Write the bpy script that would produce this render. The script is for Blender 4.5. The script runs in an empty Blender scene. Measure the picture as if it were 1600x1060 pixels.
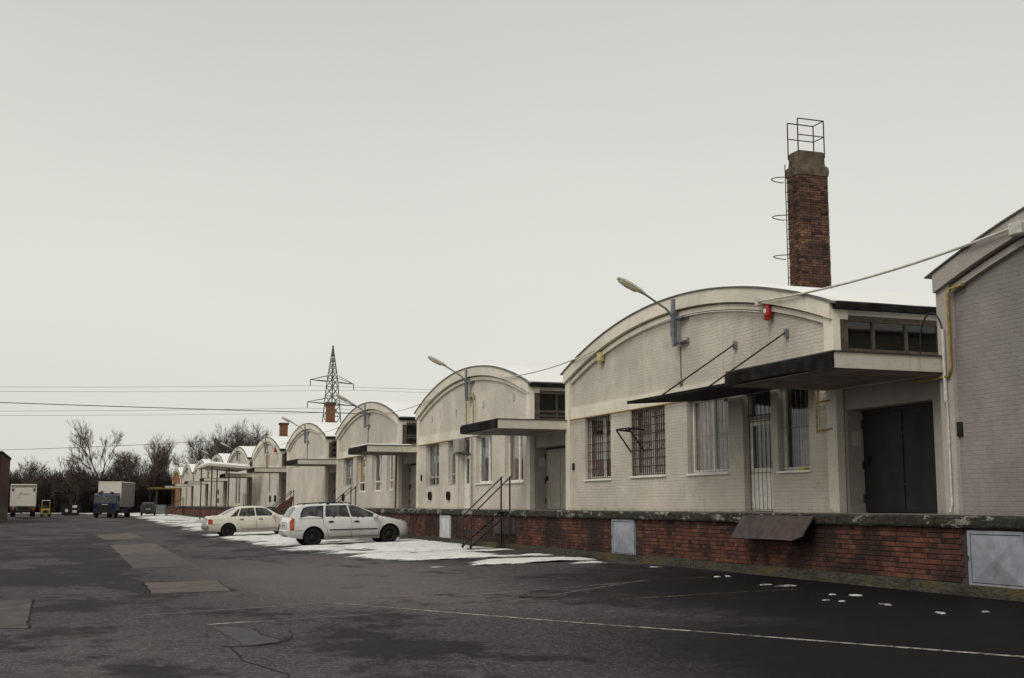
import bpy, bmesh, math, random
from mathutils import Vector, Matrix, noise
R = math.radians
random.seed(11)
S = bpy.context.scene
COL = S.collection

# ------------------------------------------------------------------ camera
cam = bpy.data.cameras.new('camera')
cam.sensor_width = 36.0
cam.lens = 42.75
cam.clip_start = 0.1
cam.clip_end = 4000
cam_o = bpy.data.objects.new('camera', cam)
COL.objects.link(cam_o)
cam_o.location = (0, 0, 1.52)
cam_o.rotation_euler = (R(90 + 7.762), 0, R(-19.79))
S.camera = cam_o

# ------------------------------------------------------------------ sky and light
SUN_EL, SUN_AZ = 46.0, 238.0            # azimuth clockwise from +Y
world = bpy.data.worlds.new('World')
S.world = world
world.use_nodes = True
wt = world.node_tree
wt.nodes.clear()
w_out = wt.nodes.new('ShaderNodeOutputWorld')
w_bg = wt.nodes.new('ShaderNodeBackground')
w_sky = wt.nodes.new('ShaderNodeTexSky')
w_sky.sky_type = 'NISHITA'
w_sky.sun_disc = False
w_sky.sun_elevation = R(SUN_EL)
w_sky.sun_rotation = R(SUN_AZ)
w_sky.dust_density = 4.0
w_hs = wt.nodes.new('ShaderNodeHueSaturation')
w_hs.inputs['Saturation'].default_value = 0.10
w_mix = wt.nodes.new('ShaderNodeMix')
w_mix.data_type = 'RGBA'
w_mix.inputs[0].default_value = 0.80     # share of the closed cloud layer
w_tc = wt.nodes.new('ShaderNodeTexCoord')
w_map = wt.nodes.new('ShaderNodeMapping')
w_map.inputs['Scale'].default_value = (1.0, 1.0, 2.6)
w_nz = wt.nodes.new('ShaderNodeTexNoise')
w_nz.inputs['Scale'].default_value = 1.6
w_nz.inputs['Detail'].default_value = 4.0
w_cr = wt.nodes.new('ShaderNodeMix')
w_cr.data_type = 'RGBA'
w_cr.inputs[6].default_value = (0.90, 0.90, 0.905, 1)
w_cr.inputs[7].default_value = (1.10, 1.10, 1.095, 1)
w_sep = wt.nodes.new('ShaderNodeSeparateXYZ')
w_el = wt.nodes.new('ShaderNodeMapRange')       # closed stratus: palest low down, heavier overhead
w_el.interpolation_type = 'SMOOTHSTEP'
w_el.inputs[1].default_value = 0.10
w_el.inputs[2].default_value = 0.70
w_lay = wt.nodes.new('ShaderNodeMix')
w_lay.data_type = 'RGBA'
w_lay.inputs[6].default_value = (8.15, 8.20, 7.50, 1)
w_lay.inputs[7].default_value = (5.10, 5.15, 4.80, 1)
w_mul = wt.nodes.new('ShaderNodeMix')
w_mul.data_type = 'RGBA'
w_mul.blend_type = 'MULTIPLY'
w_mul.inputs[0].default_value = 1.0
wt.links.new(w_tc.outputs['Generated'], w_sep.inputs[0])
wt.links.new(w_sep.outputs[2], w_el.inputs[0])
wt.links.new(w_el.outputs[0], w_lay.inputs[0])
wt.links.new(w_lay.outputs[2], w_mul.inputs[6])
wt.links.new(w_cr.outputs[2], w_mul.inputs[7])
wt.links.new(w_tc.outputs['Generated'], w_map.inputs[0])
wt.links.new(w_map.outputs[0], w_nz.inputs['Vector'])
wt.links.new(w_nz.outputs[0], w_cr.inputs[0])
wt.links.new(w_sky.outputs[0], w_hs.inputs['Color'])
wt.links.new(w_hs.outputs[0], w_mix.inputs[6])
wt.links.new(w_mul.outputs[2], w_mix.inputs[7])
wt.links.new(w_mix.outputs[2], w_bg.inputs['Color'])
w_bg.inputs['Strength'].default_value = 0.10
wt.links.new(w_bg.outputs[0], w_out.inputs[0])

sun = bpy.data.lights.new('sun', 'SUN')
sun.energy = 1.4
sun.angle = R(35)
sun.color = (1.0, 0.96, 0.89)
sun_o = bpy.data.objects.new('sun', sun)
COL.objects.link(sun_o)
sd = Vector((math.sin(R(SUN_AZ)) * math.cos(R(SUN_EL)), math.cos(R(SUN_AZ)) * math.cos(R(SUN_EL)), math.sin(R(SUN_EL))))
sun_o.rotation_euler = sd.to_track_quat('Z', 'Y').to_euler()
sun_o.location = (-30, -20, 40)
S.view_settings.view_transform = 'Standard'
S.view_settings.look = 'None'
S.view_settings.exposure = 0.0
S.view_settings.gamma = 1.0
S.view_settings.use_curve_mapping = False

# ------------------------------------------------------------------ node helpers / materials
class NT:
    def __init__(self, name):
        self.m = bpy.data.materials.new(name)
        self.m.use_nodes = True
        self.t = self.m.node_tree
        self.t.nodes.clear()
        self.out = self.t.nodes.new('ShaderNodeOutputMaterial')
    def n(self, typ, **kw):
        nd = self.t.nodes.new(typ)
        for k, v in kw.items():
            setattr(nd, k, v)
        return nd
    def l(self, a, b):
        self.t.links.new(a, b)
    def bsdf(self, rough=0.8, metal=0.0, spec=0.3):
        b = self.n('ShaderNodeBsdfPrincipled')
        b.inputs['Roughness'].default_value = rough
        b.inputs['Metallic'].default_value = metal
        b.inputs['Specular IOR Level'].default_value = spec
        self.l(b.outputs[0], self.out.inputs[0])
        return b
    def coord(self, kind='Object', scale=(1, 1, 1), rot=(0, 0, 0)):
        tc = self.n('ShaderNodeTexCoord')
        mp = self.n('ShaderNodeMapping')
        mp.inputs['Scale'].default_value = scale
        mp.inputs['Rotation'].default_value = rot
        self.l(tc.outputs[kind], mp.inputs[0])
        return mp.outputs[0]
    def world(self, scale=(1, 1, 1)):
        g = self.n('ShaderNodeNewGeometry')
        mp = self.n('ShaderNodeMapping')
        mp.inputs['Scale'].default_value = scale
        self.l(g.outputs['Position'], mp.inputs[0])
        return mp.outputs[0]
    def noise(self, vec, scale, detail=4.0, rough=0.55):
        nz = self.n('ShaderNodeTexNoise')
        nz.inputs['Scale'].default_value = scale
        nz.inputs['Detail'].default_value = detail
        nz.inputs['Roughness'].default_value = rough
        self.l(vec, nz.inputs['Vector'])
        return nz.outputs[0]
    def ramp(self, fac, p0, p1, c0=0.0, c1=1.0):
        mr = self.n('ShaderNodeMapRange')
        mr.interpolation_type = 'SMOOTHSTEP'
        mr.inputs[1].default_value = p0
        mr.inputs[2].default_value = p1
        mr.inputs[3].default_value = c0
        mr.inputs[4].default_value = c1
        self.l(fac, mr.inputs[0])
        return mr.outputs[0]
    def mix(self, fac, a, b, blend='MIX'):
        mx = self.n('ShaderNodeMix')
        mx.data_type = 'RGBA'
        mx.blend_type = blend
        if isinstance(fac, (int, float)):
            mx.inputs[0].default_value = fac
        else:
            self.l(fac, mx.inputs[0])
        for k, v in ((6, a), (7, b)):
            if isinstance(v, tuple):
                mx.inputs[k].default_value = (v[0], v[1], v[2], 1)
            else:
                self.l(v, mx.inputs[k])
        return mx.outputs[2]
    def math(self, op, a, b=None):
        m = self.n('ShaderNodeMath', operation=op)
        for k, v in ((0, a), (1, b)):
            if v is None:
                continue
            if isinstance(v, (int, float)):
                m.inputs[k].default_value = v
            else:
                self.l(v, m.inputs[k])
        return m.outputs[0]
    def bump(self, h, strength, dist, b):
        bp = self.n('ShaderNodeBump')
        bp.inputs['Strength'].default_value = strength
        bp.inputs['Distance'].default_value = dist
        self.l(h, bp.inputs['Height'])
        self.l(bp.outputs[0], b.inputs['Normal'])

def dk(c, f):
    return (c[0] * f, c[1] * f, c[2] * f)

def simple(name, col, rough=0.7, metal=0.0, spec=0.3, var=0.25, scale=6.0, bump=0.0, dirt=None):
    t = NT(name)
    b = t.bsdf(rough, metal, spec)
    v = t.world()
    nz = t.noise(v, scale, 5)
    c = t.mix(t.ramp(nz, 0.3, 0.7), dk(col, 1 - var), dk(col, 1 + var * 0.5))
    if dirt:
        n2 = t.noise(v, scale * 0.37, 6, 0.7)
        c = t.mix(t.ramp(n2, 0.5, 0.68, 0, dirt[1]), c, dirt[0])
    t.l(c, b.inputs['Base Color'])
    if bump:
        t.bump(t.noise(v, scale * 8, 3), bump, 0.01, b)
    return t.m

def wall_paint(name, col, axis='Y', brick=0.55, dirt=0.35):
    """limewashed brick: paint colour, brick relief under the paint, rain streaks, splashed foot"""
    t = NT(name)
    b = t.bsdf(0.88, 0, 0.2)
    g = t.n('ShaderNodeNewGeometry')
    sp = t.n('ShaderNodeSeparateXYZ')
    t.l(g.outputs['Position'], sp.inputs[0])
    cb = t.n('ShaderNodeCombineXYZ')
    t.l(sp.outputs[1 if axis == 'Y' else 0], cb.inputs[0])
    t.l(sp.outputs[2], cb.inputs[1])
    br = t.n('ShaderNodeTexBrick')
    br.inputs['Scale'].default_value = 1.0
    br.inputs['Brick Width'].default_value = 0.27
    br.inputs['Row Height'].default_value = 0.0825
    br.inputs['Mortar Size'].default_value = 0.010
    br.inputs['Mortar Smooth'].default_value = 0.6
    br.inputs['Color1'].default_value = (1, 1, 1, 1)
    br.inputs['Color2'].default_value = (0.80, 0.80, 0.80, 1)
    br.inputs['Mortar'].default_value = (0.25, 0.25, 0.25, 1)
    t.l(cb.outputs[0], br.inputs['Vector'])
    big = t.noise(g.outputs['Position'], 0.55, 5, 0.6)
    mid = t.noise(g.outputs['Position'], 3.2, 5, 0.65)
    fine = t.noise(g.outputs['Position'], 28, 3, 0.6)
    blot = t.noise(g.outputs['Position'], 1.25, 7, 0.72)
    c = t.mix(t.ramp(big, 0.35, 0.68), dk(col, 0.84), dk(col, 1.08))
    c = t.mix(t.ramp(blot, 0.53, 0.60, 0, 0.30), c, (col[0] * 0.78, col[1] * 0.77, col[2] * 0.77))
    c = t.mix(t.ramp(mid, 0.47, 0.72, 0, 0.45), c, (col[0] * 0.78, col[1] * 0.76, col[2] * 0.74))
    brk = t.math('MULTIPLY', t.ramp(br.outputs[0], 0.7, 0.2), t.ramp(blot, 0.35, 0.62, 0.10, 0.55))
    c = t.mix(t.math('MULTIPLY', brk, brick), c, dk(col, 0.42))
    c = t.mix(t.ramp(fine, 0.58, 0.70, 0, 0.42), c, dk(col, 0.50))
    c = t.mix(t.ramp(fine, 0.40, 0.30, 0, 0.35), c, dk(col, 1.18))
    mp = t.n('ShaderNodeMapping')
    mp.inputs['Scale'].default_value = (5.0, 5.0, 0.35)
    t.l(g.outputs['Position'], mp.inputs[0])
    st = t.noise(mp.outputs[0], 1.0, 4, 0.6)
    c = t.mix(t.ramp(st, 0.57, 0.76, 0, dirt * 0.8), c, (0.19, 0.17, 0.15))
    # mud splashed up from the platform
    foot = t.math('ADD', sp.outputs[2], t.math('MULTIPLY', mid, 0.5))
    c = t.mix(t.ramp(foot, 1.70, 1.46, 0, 0.55), c, (0.12, 0.11, 0.09))
    t.l(c, b.inputs['Base Color'])
    h = t.math('ADD', t.math('MULTIPLY', br.outputs[0], brick), t.math('MULTIPLY', mid, 0.9))
    h = t.math('ADD', h, t.math('MULTIPLY', fine, 0.35))
    t.bump(h, 0.9, 0.014, b)
    return t.m

M = {}
M['wall'] = wall_paint('wall_paint', (0.575, 0.52, 0.44))
M['wall_grey_vignetted'] = wall_paint('wall_paint_grey_vignetted', (0.275, 0.247, 0.235), brick=0.40)  # greyer hall paint, with lens darkening at the frame edge mixed into the colour
M['wall_b'] = wall_paint('wall_paint_b', (0.64, 0.58, 0.495), dirt=0.35)
M['wall_c'] = wall_paint('wall_paint_c', (0.60, 0.545, 0.465), dirt=0.4)
M['wall_terracotta'] = wall_paint('wall_paint_terracotta', (0.34, 0.17, 0.09))
M['wall_side'] = wall_paint('wall_paint_side', (0.50, 0.46, 0.40), axis='X')
M['trim'] = wall_paint('trim_paint', (0.76, 0.70, 0.585), brick=0.06, dirt=0.30)
M['trim_vignetted'] = wall_paint('trim_paint_vignetted', (0.44, 0.405, 0.36), brick=0.06, dirt=0.3)  # nearest hall's trim, frame-edge lens darkening put into its tone
M['render'] = wall_paint('grey_render', (0.36, 0.33, 0.30), brick=0.05, dirt=0.5)
M['canopy'] = wall_paint('canopy_concrete', (0.64, 0.59, 0.50), brick=0.0, dirt=0.45)
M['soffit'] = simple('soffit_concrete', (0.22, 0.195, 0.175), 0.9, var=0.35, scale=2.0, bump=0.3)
M['bitumen'] = simple('bitumen', (0.014, 0.0135, 0.014), 0.85, spec=0.1, var=0.6, scale=3.5, bump=0.4, dirt=((0.045, 0.041, 0.037), 0.5))
M['flashing'] = simple('zinc_flashing', (0.075, 0.07, 0.065), 0.5, 0.4, var=0.3, scale=3)
M['roof_edge'] = simple('roof_sheet', (0.17, 0.155, 0.14), 0.6, 0.2, var=0.3)
M['wood'] = simple('weathered_wood', (0.10, 0.08, 0.06), 0.85, var=0.4, scale=9, bump=0.3)
M['white_frame'] = simple('white_frame_paint', (0.76, 0.73, 0.66), 0.5, var=0.15, scale=8, dirt=((0.30, 0.26, 0.21), 0.35))
M['brown_frame'] = simple('brown_frame_paint', (0.20, 0.16, 0.13), 0.6, var=0.3, scale=8)
M['grey_frame'] = simple('grey_frame_paint', (0.36, 0.34, 0.32), 0.6, var=0.25, scale=8)
M['rust_bar'] = simple('rusty_bar', (0.060, 0.030, 0.024), 0.85, var=0.4, scale=20)
M['dark_bar'] = simple('dark_painted_steel', (0.045, 0.040, 0.042), 0.6, 0.3, var=0.4, scale=12)
M['white_bar'] = simple('pale_bar', (0.26, 0.24, 0.22), 0.6, var=0.25, scale=12)
M['galv'] = simple('galvanised_steel', (0.23, 0.25, 0.27), 0.45, 0.6, var=0.3, scale=10)
M['steel_brown'] = simple('brown_steel_plate', (0.066, 0.048, 0.046), 0.7, 0.15, var=0.35, scale=7, bump=0.15, dirt=((0.10, 0.055, 0.035), 0.6))
M['hatch'] = simple('grey_blue_hatch_paint', (0.30, 0.31, 0.35), 0.55, 0.1, var=0.16, scale=4, dirt=((0.15, 0.13, 0.12), 0.45))
M['hatch_white'] = simple('pale_hatch_paint', (0.55, 0.56, 0.57), 0.55, 0.0, var=0.16, scale=4, dirt=((0.25, 0.22, 0.19), 0.4))
M['black'] = simple('black_plastic', (0.012, 0.012, 0.013), 0.55, var=0.2)
M['void'] = simple('dark_interior', (0.010, 0.009, 0.009), 0.95, var=0.3)
M['yellow_pipe'] = simple('yellow_gas_pipe', (0.36, 0.245, 0.075), 0.6, var=0.3, scale=14, dirt=((0.16, 0.10, 0.04), 0.5))
M['white_pipe'] = simple('pale_conduit', (0.55, 0.53, 0.48), 0.6, var=0.2, scale=10)
M['red_box'] = simple('red_alarm_paint', (0.42, 0.022, 0.018), 0.4, spec=0.5, var=0.15)
M['cream_box'] = simple('aged_cream_plastic', (0.50, 0.42, 0.20), 0.5, var=0.2)
M['box_grey'] = simple('grey_cabinet', (0.33, 0.31, 0.28), 0.6, var=0.2)
M['lamp_body'] = simple('lamp_housing', (0.52, 0.48, 0.38), 0.5, var=0.25, scale=12)
M['lamp_lens'] = simple('lamp_lens', (0.66, 0.60, 0.44), 0.25, spec=0.5, var=0.2, scale=20)
M['cable'] = simple('pale_cable', (0.62, 0.58, 0.50), 0.7, var=0.2)
M['dark_cable'] = simple('dark_cable', (0.11, 0.10, 0.09), 0.7, var=0.2)
M['door_beige'] = simple('beige_steel_door', (0.36, 0.325, 0.27), 0.6, var=0.15, scale=2.5, dirt=((0.18, 0.15, 0.12), 0.45))
M['door_shaded'] = simple('shaded_steel_door', (0.020, 0.018, 0.019), 0.6, var=0.3, scale=2.5, dirt=((0.034, 0.029, 0.027), 0.5))  # shade under the canopy is painted into this door colour
M['yellow_door'] = simple('yellow_door', (0.25, 0.185, 0.05), 0.6, var=0.25)
M['curtain'] = simple('tan_curtain', (0.27, 0.205, 0.17), 0.9, var=0.3, scale=5)
M['curtain_pink'] = simple('pinkish_curtain', (0.36, 0.275, 0.25), 0.9, var=0.25, scale=4)
M['curtain_orange'] = simple('orange_curtain', (0.50, 0.25, 0.06), 0.9, var=0.25, scale=4)
M['curtain_grey'] = simple('grey_net_curtain', (0.15, 0.15, 0.15), 0.9, var=0.35, scale=4)
M['paper'] = simple('notice_paper', (0.50, 0.47, 0.43), 0.9, var=0.15, scale=25)
M['rust_pipe'] = simple('rusty_pipe', (0.22, 0.12, 0.065), 0.8, var=0.4, scale=6)
M['mortar'] = simple('dark_mortar', (0.055, 0.045, 0.040), 0.95, var=0.4, scale=6, bump=0.4)
M['litter_yellow'] = simple('yellow_cloth', (0.60, 0.45, 0.03), 0.8, var=0.2)
M['tree_bark'] = simple('bare_bark', (0.075, 0.060, 0.053), 0.95, var=0.4, scale=4)
M['twig'] = simple('bare_twigs', (0.115, 0.088, 0.076), 0.95, var=0.4, scale=3)
M['brush'] = simple('winter_brush', (0.034, 0.026, 0.023), 0.95, var=0.5, scale=0.6)
M['pylon'] = simple('pylon_steel', (0.14, 0.13, 0.125), 0.6, 0.3, var=0.3)
M['chimney_small'] = simple('orange_brick_flue', (0.22, 0.092, 0.052), 0.9, var=0.35, scale=9, bump=0.4)

def glass_mat(name, tint, refl=1.45):
    t = NT(name)
    tr = t.n('ShaderNodeBsdfTransparent')
    tr.inputs[0].default_value = (*tint, 1)
    gl = t.n('ShaderNodeBsdfGlossy')
    gl.inputs['Roughness'].default_value = 0.04
    gl.inputs[0].default_value = (0.9, 0.92, 0.93, 1)
    lw = t.n('ShaderNodeLayerWeight')
    lw.inputs[0].default_value = 0.5
    fr = t.math('ADD', 0.035, t.math('MULTIPLY', t.math('POWER', lw.outputs['Facing'], 4.0), refl))
    nz = t.noise(t.world(), 2.3, 3)
    t_b = t.n('ShaderNodeBump')
    t_b.inputs['Strength'].default_value = 0.012
    t_b.inputs['Distance'].default_value = 0.02
    t.l(nz, t_b.inputs['Height'])
    t.l(t_b.outputs[0], gl.inputs['Normal'])
    mx = t.n('ShaderNodeMixShader')
    t.l(fr, mx.inputs[0])
    t.l(tr.outputs[0], mx.inputs[1])
    t.l(gl.outputs[0], mx.inputs[2])
    t.l(mx.outputs[0], t.out.inputs[0])
    return t.m
M['glass'] = glass_mat('window_glass', (0.95, 0.96, 0.96), 0.6)

def brick_mat(name, palette, soot=0.6):
    t = NT(name)
    b = t.bsdf(0.9, 0, 0.2)
    at = t.n('ShaderNodeAttribute', attribute_name='tone')
    cr = t.n('ShaderNodeValToRGB')
    els = cr.color_ramp.elements
    while len(els) < len(palette):
        els.new(0.5)
    for i, c in enumerate(palette):
        els[i].position = i / (len(palette) - 1)
        els[i].color = (*c, 1)
    t.l(at.outputs['Fac'], cr.inputs[0])
    v = t.world()
    n1 = t.noise(v, 0.9, 5, 0.65)
    n2 = t.noise(v, 22, 4, 0.65)
    n3 = t.noise(v, 3.3, 5, 0.7)
    c = t.mix(t.ramp(n2, 0.40, 0.72, 0, 0.55), cr.outputs[0], (0.05, 0.032, 0.028))
    c = t.mix(t.ramp(n1, 0.40, 0.60, 0, soot), c, (0.022, 0.016, 0.015))
    c = t.mix(t.ramp(n3, 0.66, 0.80, 0, 0.35), c, (0.30, 0.25, 0.21))
    t.l(c, b.inputs['Base Color'])
    t.bump(n2, 0.7, 0.006, b)
    return t.m
M['brick'] = brick_mat('red_brick', [(0.030, 0.017, 0.014), (0.125, 0.042, 0.027), (0.155, 0.054, 0.033), (0.060, 0.030, 0.023), (0.19, 0.074, 0.045), (0.105, 0.043, 0.031)], 0.85)
M['chimney_brick'] = brick_mat('chimney_brick', [(0.028, 0.018, 0.015), (0.17, 0.080, 0.048), (0.045, 0.028, 0.022), (0.23, 0.115, 0.068), (0.10, 0.055, 0.040), (0.26, 0.14, 0.085)], 0.5)

def coping_mat():
    t = NT('coping_concrete')
    b = t.bsdf(0.9, 0, 0.2)
    v = t.world((1, 0.8, 2.0))
    n1 = t.noise(v, 2.1, 6, 0.7)
    n2 = t.noise(v, 9, 5, 0.7)
    c = t.mix(t.ramp(n2, 0.35, 0.7), (0.018, 0.018, 0.014), (0.060, 0.056, 0.045))
    f = t.math('MULTIPLY', t.ramp(n1, 0.54, 0.58), t.ramp(n2, 0.40, 0.52))
    c = t.mix(f, c, (0.25, 0.228, 0.205))
    t.l(c, b.inputs['Base Color'])
    t.bump(n2, 0.8, 0.02, b)
    return t.m
M['coping'] = coping_mat()

def plinth_mat():
    t = NT('mossy_plinth')
    b = t.bsdf(0.95, 0, 0.2)
    v = t.world((1, 0.6, 1.6))
    n1 = t.noise(v, 1.3, 5, 0.65)
    n2 = t.noise(v, 14, 5, 0.7)
    c = t.mix(t.ramp(n2, 0.3, 0.7), (0.032, 0.029, 0.024), (0.095, 0.086, 0.068))
    c = t.mix(t.ramp(n1, 0.52, 0.66, 0, 0.6), c, (0.13, 0.09, 0.025))
    c = t.mix(t.ramp(n1, 0.50, 0.34, 0, 0.75), c, (0.030, 0.032, 0.020))
    t.l(c, b.inputs['Base Color'])
    t.bump(n2, 0.9, 0.03, b)
    return t.m
M['plinth'] = plinth_mat()

def asphalt_mat():
    t = NT('damp_asphalt')
    b = t.bsdf(0.7, 0, 0.05)
    g = t.world()
    sp = t.n('ShaderNodeSeparateXYZ')
    t.l(g, sp.inputs[0])
    big = t.noise(t.world((0.22, 0.12, 1)), 1.0, 6, 0.62)
    pool = t.noise(t.world((0.42, 0.24, 1)), 1.0, 7, 0.60)
    mid = t.noise(g, 2.2, 7, 0.72)
    fleck = t.noise(g, 13, 5, 0.75)
    grit = t.noise(g, 45, 4, 0.75)
    c = t.mix(t.ramp(big, 0.38, 0.62), (0.052, 0.045, 0.050), (0.110, 0.097, 0.100))
    c = t.mix(t.ramp(mid, 0.40, 0.68, 0, 0.65), c, (0.045, 0.039, 0.041))
    # melt water stands in the hollows, along the foot of the near platform and in the old wheel ruts on the left; lens darkening at lower right is painted in too
    melt_vignette = t.math('MULTIPLY', t.ramp(sp.outputs[0], 5.0, 11.0), t.ramp(sp.outputs[1], 31.0, 17.0))
    near = t.math('MULTIPLY', t.ramp(sp.outputs[0], 2.6, 7.5), t.ramp(sp.outputs[1], 20.0, 9.0))  # lower right corner: damp and lens falloff both put into the colour
    rut = t.math('MULTIPLY', t.ramp(sp.outputs[0], 2.4, 0.8), t.math('MULTIPLY', t.ramp(sp.outputs[1], 15.0, 24.0), t.ramp(sp.outputs[1], 75.0, 50.0)))
    m = t.math('ADD', pool, t.math('MULTIPLY', t.math('SUBTRACT', mid, 0.5), 0.30))
    m = t.math('ADD', m, t.math('MULTIPLY', rut, 0.09))
    dry = t.math('MULTIPLY', t.math('MULTIPLY', t.ramp(sp.outputs[0], 1.8, 4.0), t.ramp(sp.outputs[0], 9.5, 6.5)), t.math('MULTIPLY', t.ramp(sp.outputs[1], 16.0, 22.0), t.ramp(sp.outputs[1], 38.0, 28.0)))
    m = t.math('SUBTRACT', m, t.math('MULTIPLY', dry, 0.10))
    c = t.mix(t.math('MULTIPLY', dry, 0.45), c, (0.20, 0.177, 0.172))
    pools = t.ramp(m, 0.47, 0.60, 0, 0.88)
    soak_vignette = t.math('ADD', t.math('MAXIMUM', melt_vignette, near), t.math('MULTIPLY', t.math('SUBTRACT', big, 0.5), 0.7))
    soak_vignette = t.math('ADD', soak_vignette, t.math('MULTIPLY', t.math('SUBTRACT', mid, 0.5), 0.5))
    wet = t.math('MAXIMUM', pools, t.ramp(soak_vignette, 0.0, 0.80))
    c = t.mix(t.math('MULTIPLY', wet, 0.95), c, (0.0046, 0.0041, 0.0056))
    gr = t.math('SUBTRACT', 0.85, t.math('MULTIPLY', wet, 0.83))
    c = t.mix(t.math('MULTIPLY', t.ramp(fleck, 0.50, 0.66), gr), c, (0.19, 0.172, 0.166))
    c = t.mix(t.math('MULTIPLY', t.ramp(fleck, 0.46, 0.33), 0.8), c, (0.012, 0.010, 0.011))
    c = t.mix(t.math('MULTIPLY', t.ramp(grit, 0.50, 0.66), gr), c, (0.20, 0.185, 0.18))
    c = t.mix(t.ramp(grit, 0.47, 0.34, 0, 0.7), c, (0.020, 0.018, 0.019))
    t.l(c, b.inputs['Base Color'])
    t.l(t.math('SUBTRACT', 0.84, t.math('MULTIPLY', wet, 0.22)), b.inputs['Roughness'])
    h = t.math('ADD', grit, t.math('MULTIPLY', fleck, 0.8))
    t.bump(h, 0.6, 0.010, b)
    return t.m
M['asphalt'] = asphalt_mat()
M['patch'] = simple('concrete_patch', (0.118, 0.096, 0.085), 0.85, var=0.30, scale=2.2, bump=0.35, dirt=((0.06, 0.052, 0.048), 0.6))
M['patch_dark'] = simple('dark_asphalt_patch', (0.088, 0.073, 0.068), 0.85, var=0.35, scale=2.6, bump=0.4, dirt=((0.035, 0.032, 0.032), 0.6))
M['sunk'] = simple('sunken_asphalt', (0.040, 0.035, 0.036), 0.6, var=0.4, scale=4, bump=0.4)
M['crack'] = simple('crack_dark', (0.012, 0.011, 0.012), 0.9, var=0.3)

def worn_paint(name, col, lo, hi, amount):
    t = NT(name)
    b = t.n('ShaderNodeBsdfPrincipled')
    b.inputs['Roughness'].default_value = 0.8
    b.inputs['Base Color'].default_value = (*col, 1)
    tr = t.n('ShaderNodeBsdfTransparent')
    v = t.world()
    n1 = t.noise(v, 9, 6, 0.75)
    n2 = t.noise(v, 0.8, 3)
    f = t.math('MULTIPLY', t.ramp(n1, lo, hi, 0, amount), t.ramp(n2, 0.25, 0.55, 0.35, 1))
    mx = t.n('ShaderNodeMixShader')
    t.l(f, mx.inputs[0])
    t.l(tr.outputs[0], mx.inputs[1])
    t.l(b.outputs[0], mx.inputs[2])
    t.l(mx.outputs[0], t.out.inputs[0])
    return t.m
M['line'] = worn_paint('worn_white_line', (0.42, 0.39, 0.34), 0.36, 0.58, 0.92)
M['line_faint'] = worn_paint('faded_white_line', (0.28, 0.26, 0.245), 0.34, 0.66, 0.55)
M['line_yellow'] = worn_paint('faded_yellow_line', (0.26, 0.20, 0.11), 0.38, 0.68, 0.70)

def snow_mat():
    """old snow: white where it is deep, thinning to grey slush and wet ground"""
    t = NT('old_snow')
    b = t.bsdf(0.75, 0, 0.2)
    v = t.world()
    at = t.n('ShaderNodeAttribute', attribute_name='depth')
    n1 = t.noise(v, 2.4, 6, 0.7)
    n2 = t.noise(v, 16, 5, 0.75)
    d = t.math('ADD', at.outputs['Fac'], t.math('MULTIPLY', t.math('SUBTRACT', n2, 0.5), 0.5))
    d = t.math('ADD', d, t.math('MULTIPLY', t.math('SUBTRACT', n1, 0.5), 0.45))
    c = t.mix(t.ramp(n1, 0.38, 0.70), (0.80, 0.80, 0.77), (0.56, 0.55, 0.53))
    c = t.mix(t.ramp(n2, 0.60, 0.74, 0, 0.5), c, (0.27, 0.25, 0.23))
    c = t.mix(t.ramp(d, 0.26, 0.07), c, (0.14, 0.13, 0.13))
    t.l(c, b.inputs['Base Color'])
    t.bump(t.math('ADD', n2, n1), 0.7, 0.04, b)
    tr = t.n('ShaderNodeBsdfTransparent')
    mx = t.n('ShaderNodeMixShader')
    t.l(t.ramp(d, -0.02, 0.10), mx.inputs[0])
    t.l(tr.outputs[0], mx.inputs[1])
    t.l(b.outputs[0], mx.inputs[2])
    t.l(mx.outputs[0], t.out.inputs[0])
    return t.m
M['snow'] = snow_mat()
def roof_snow_mat():
    t = NT('roof_snow')
    b = t.bsdf(0.8, 0, 0.2)
    v = t.world()
    c = t.mix(t.noise(v, 0.8, 4), (0.88, 0.88, 0.86), (0.80, 0.80, 0.78))
    t.l(c, b.inputs['Base Color'])
    return t.m
M['roof_snow'] = roof_snow_mat()

def paint_car(name, col, dirt=0.3, coat=0.7):
    t = NT(name)
    b = t.bsdf(0.28, 0.0, 0.5)
    b.inputs['Coat Weight'].default_value = coat
    b.inputs['Coat Roughness'].default_value = 0.06
    tc = t.n('ShaderNodeTexCoord')
    sp = t.n('ShaderNodeSeparateXYZ')
    t.l(tc.outputs['Object'], sp.inputs[0])
    nz = t.noise(tc.outputs['Object'], 3.0, 6, 0.7)
    low = t.math('ADD', sp.outputs[2], t.math('MULTIPLY', nz, -0.45))
    c = t.mix(t.ramp(low, 0.50, 0.02, 0, dirt + 0.35), col, (0.19, 0.165, 0.14))
    c = t.mix(t.ramp(nz, 0.5, 0.75, 0, dirt * 0.6), c, dk(col, 0.6))
    t.l(c, b.inputs['Base Color'])
    t.l(t.ramp(nz, 0.35, 0.75, 0.22, 0.5), b.inputs['Roughness'])
    return t.m
M['car_silver'] = paint_car('pale_silver_car_paint', (0.66, 0.66, 0.63))
M['car_cream'] = paint_car('cream_white_car_paint', (0.74, 0.69, 0.58))
M['car_dark'] = paint_car('dark_green_car_paint', (0.007, 0.010, 0.011), 0.12, 0.15)
M['truck_blue'] = paint_car('blue_truck_paint', (0.008, 0.013, 0.050), 0.15, 0.2)
M['truck_white'] = paint_car('white_box_paint', (0.66, 0.61, 0.52), 0.25)
M['tarp_grey'] = simple('grey_tarpaulin', (0.20, 0.18, 0.185), 0.7, var=0.25, scale=1.5)
M['tyre'] = simple('tyre_rubber', (0.016, 0.015, 0.016), 0.9, var=0.3)
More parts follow.
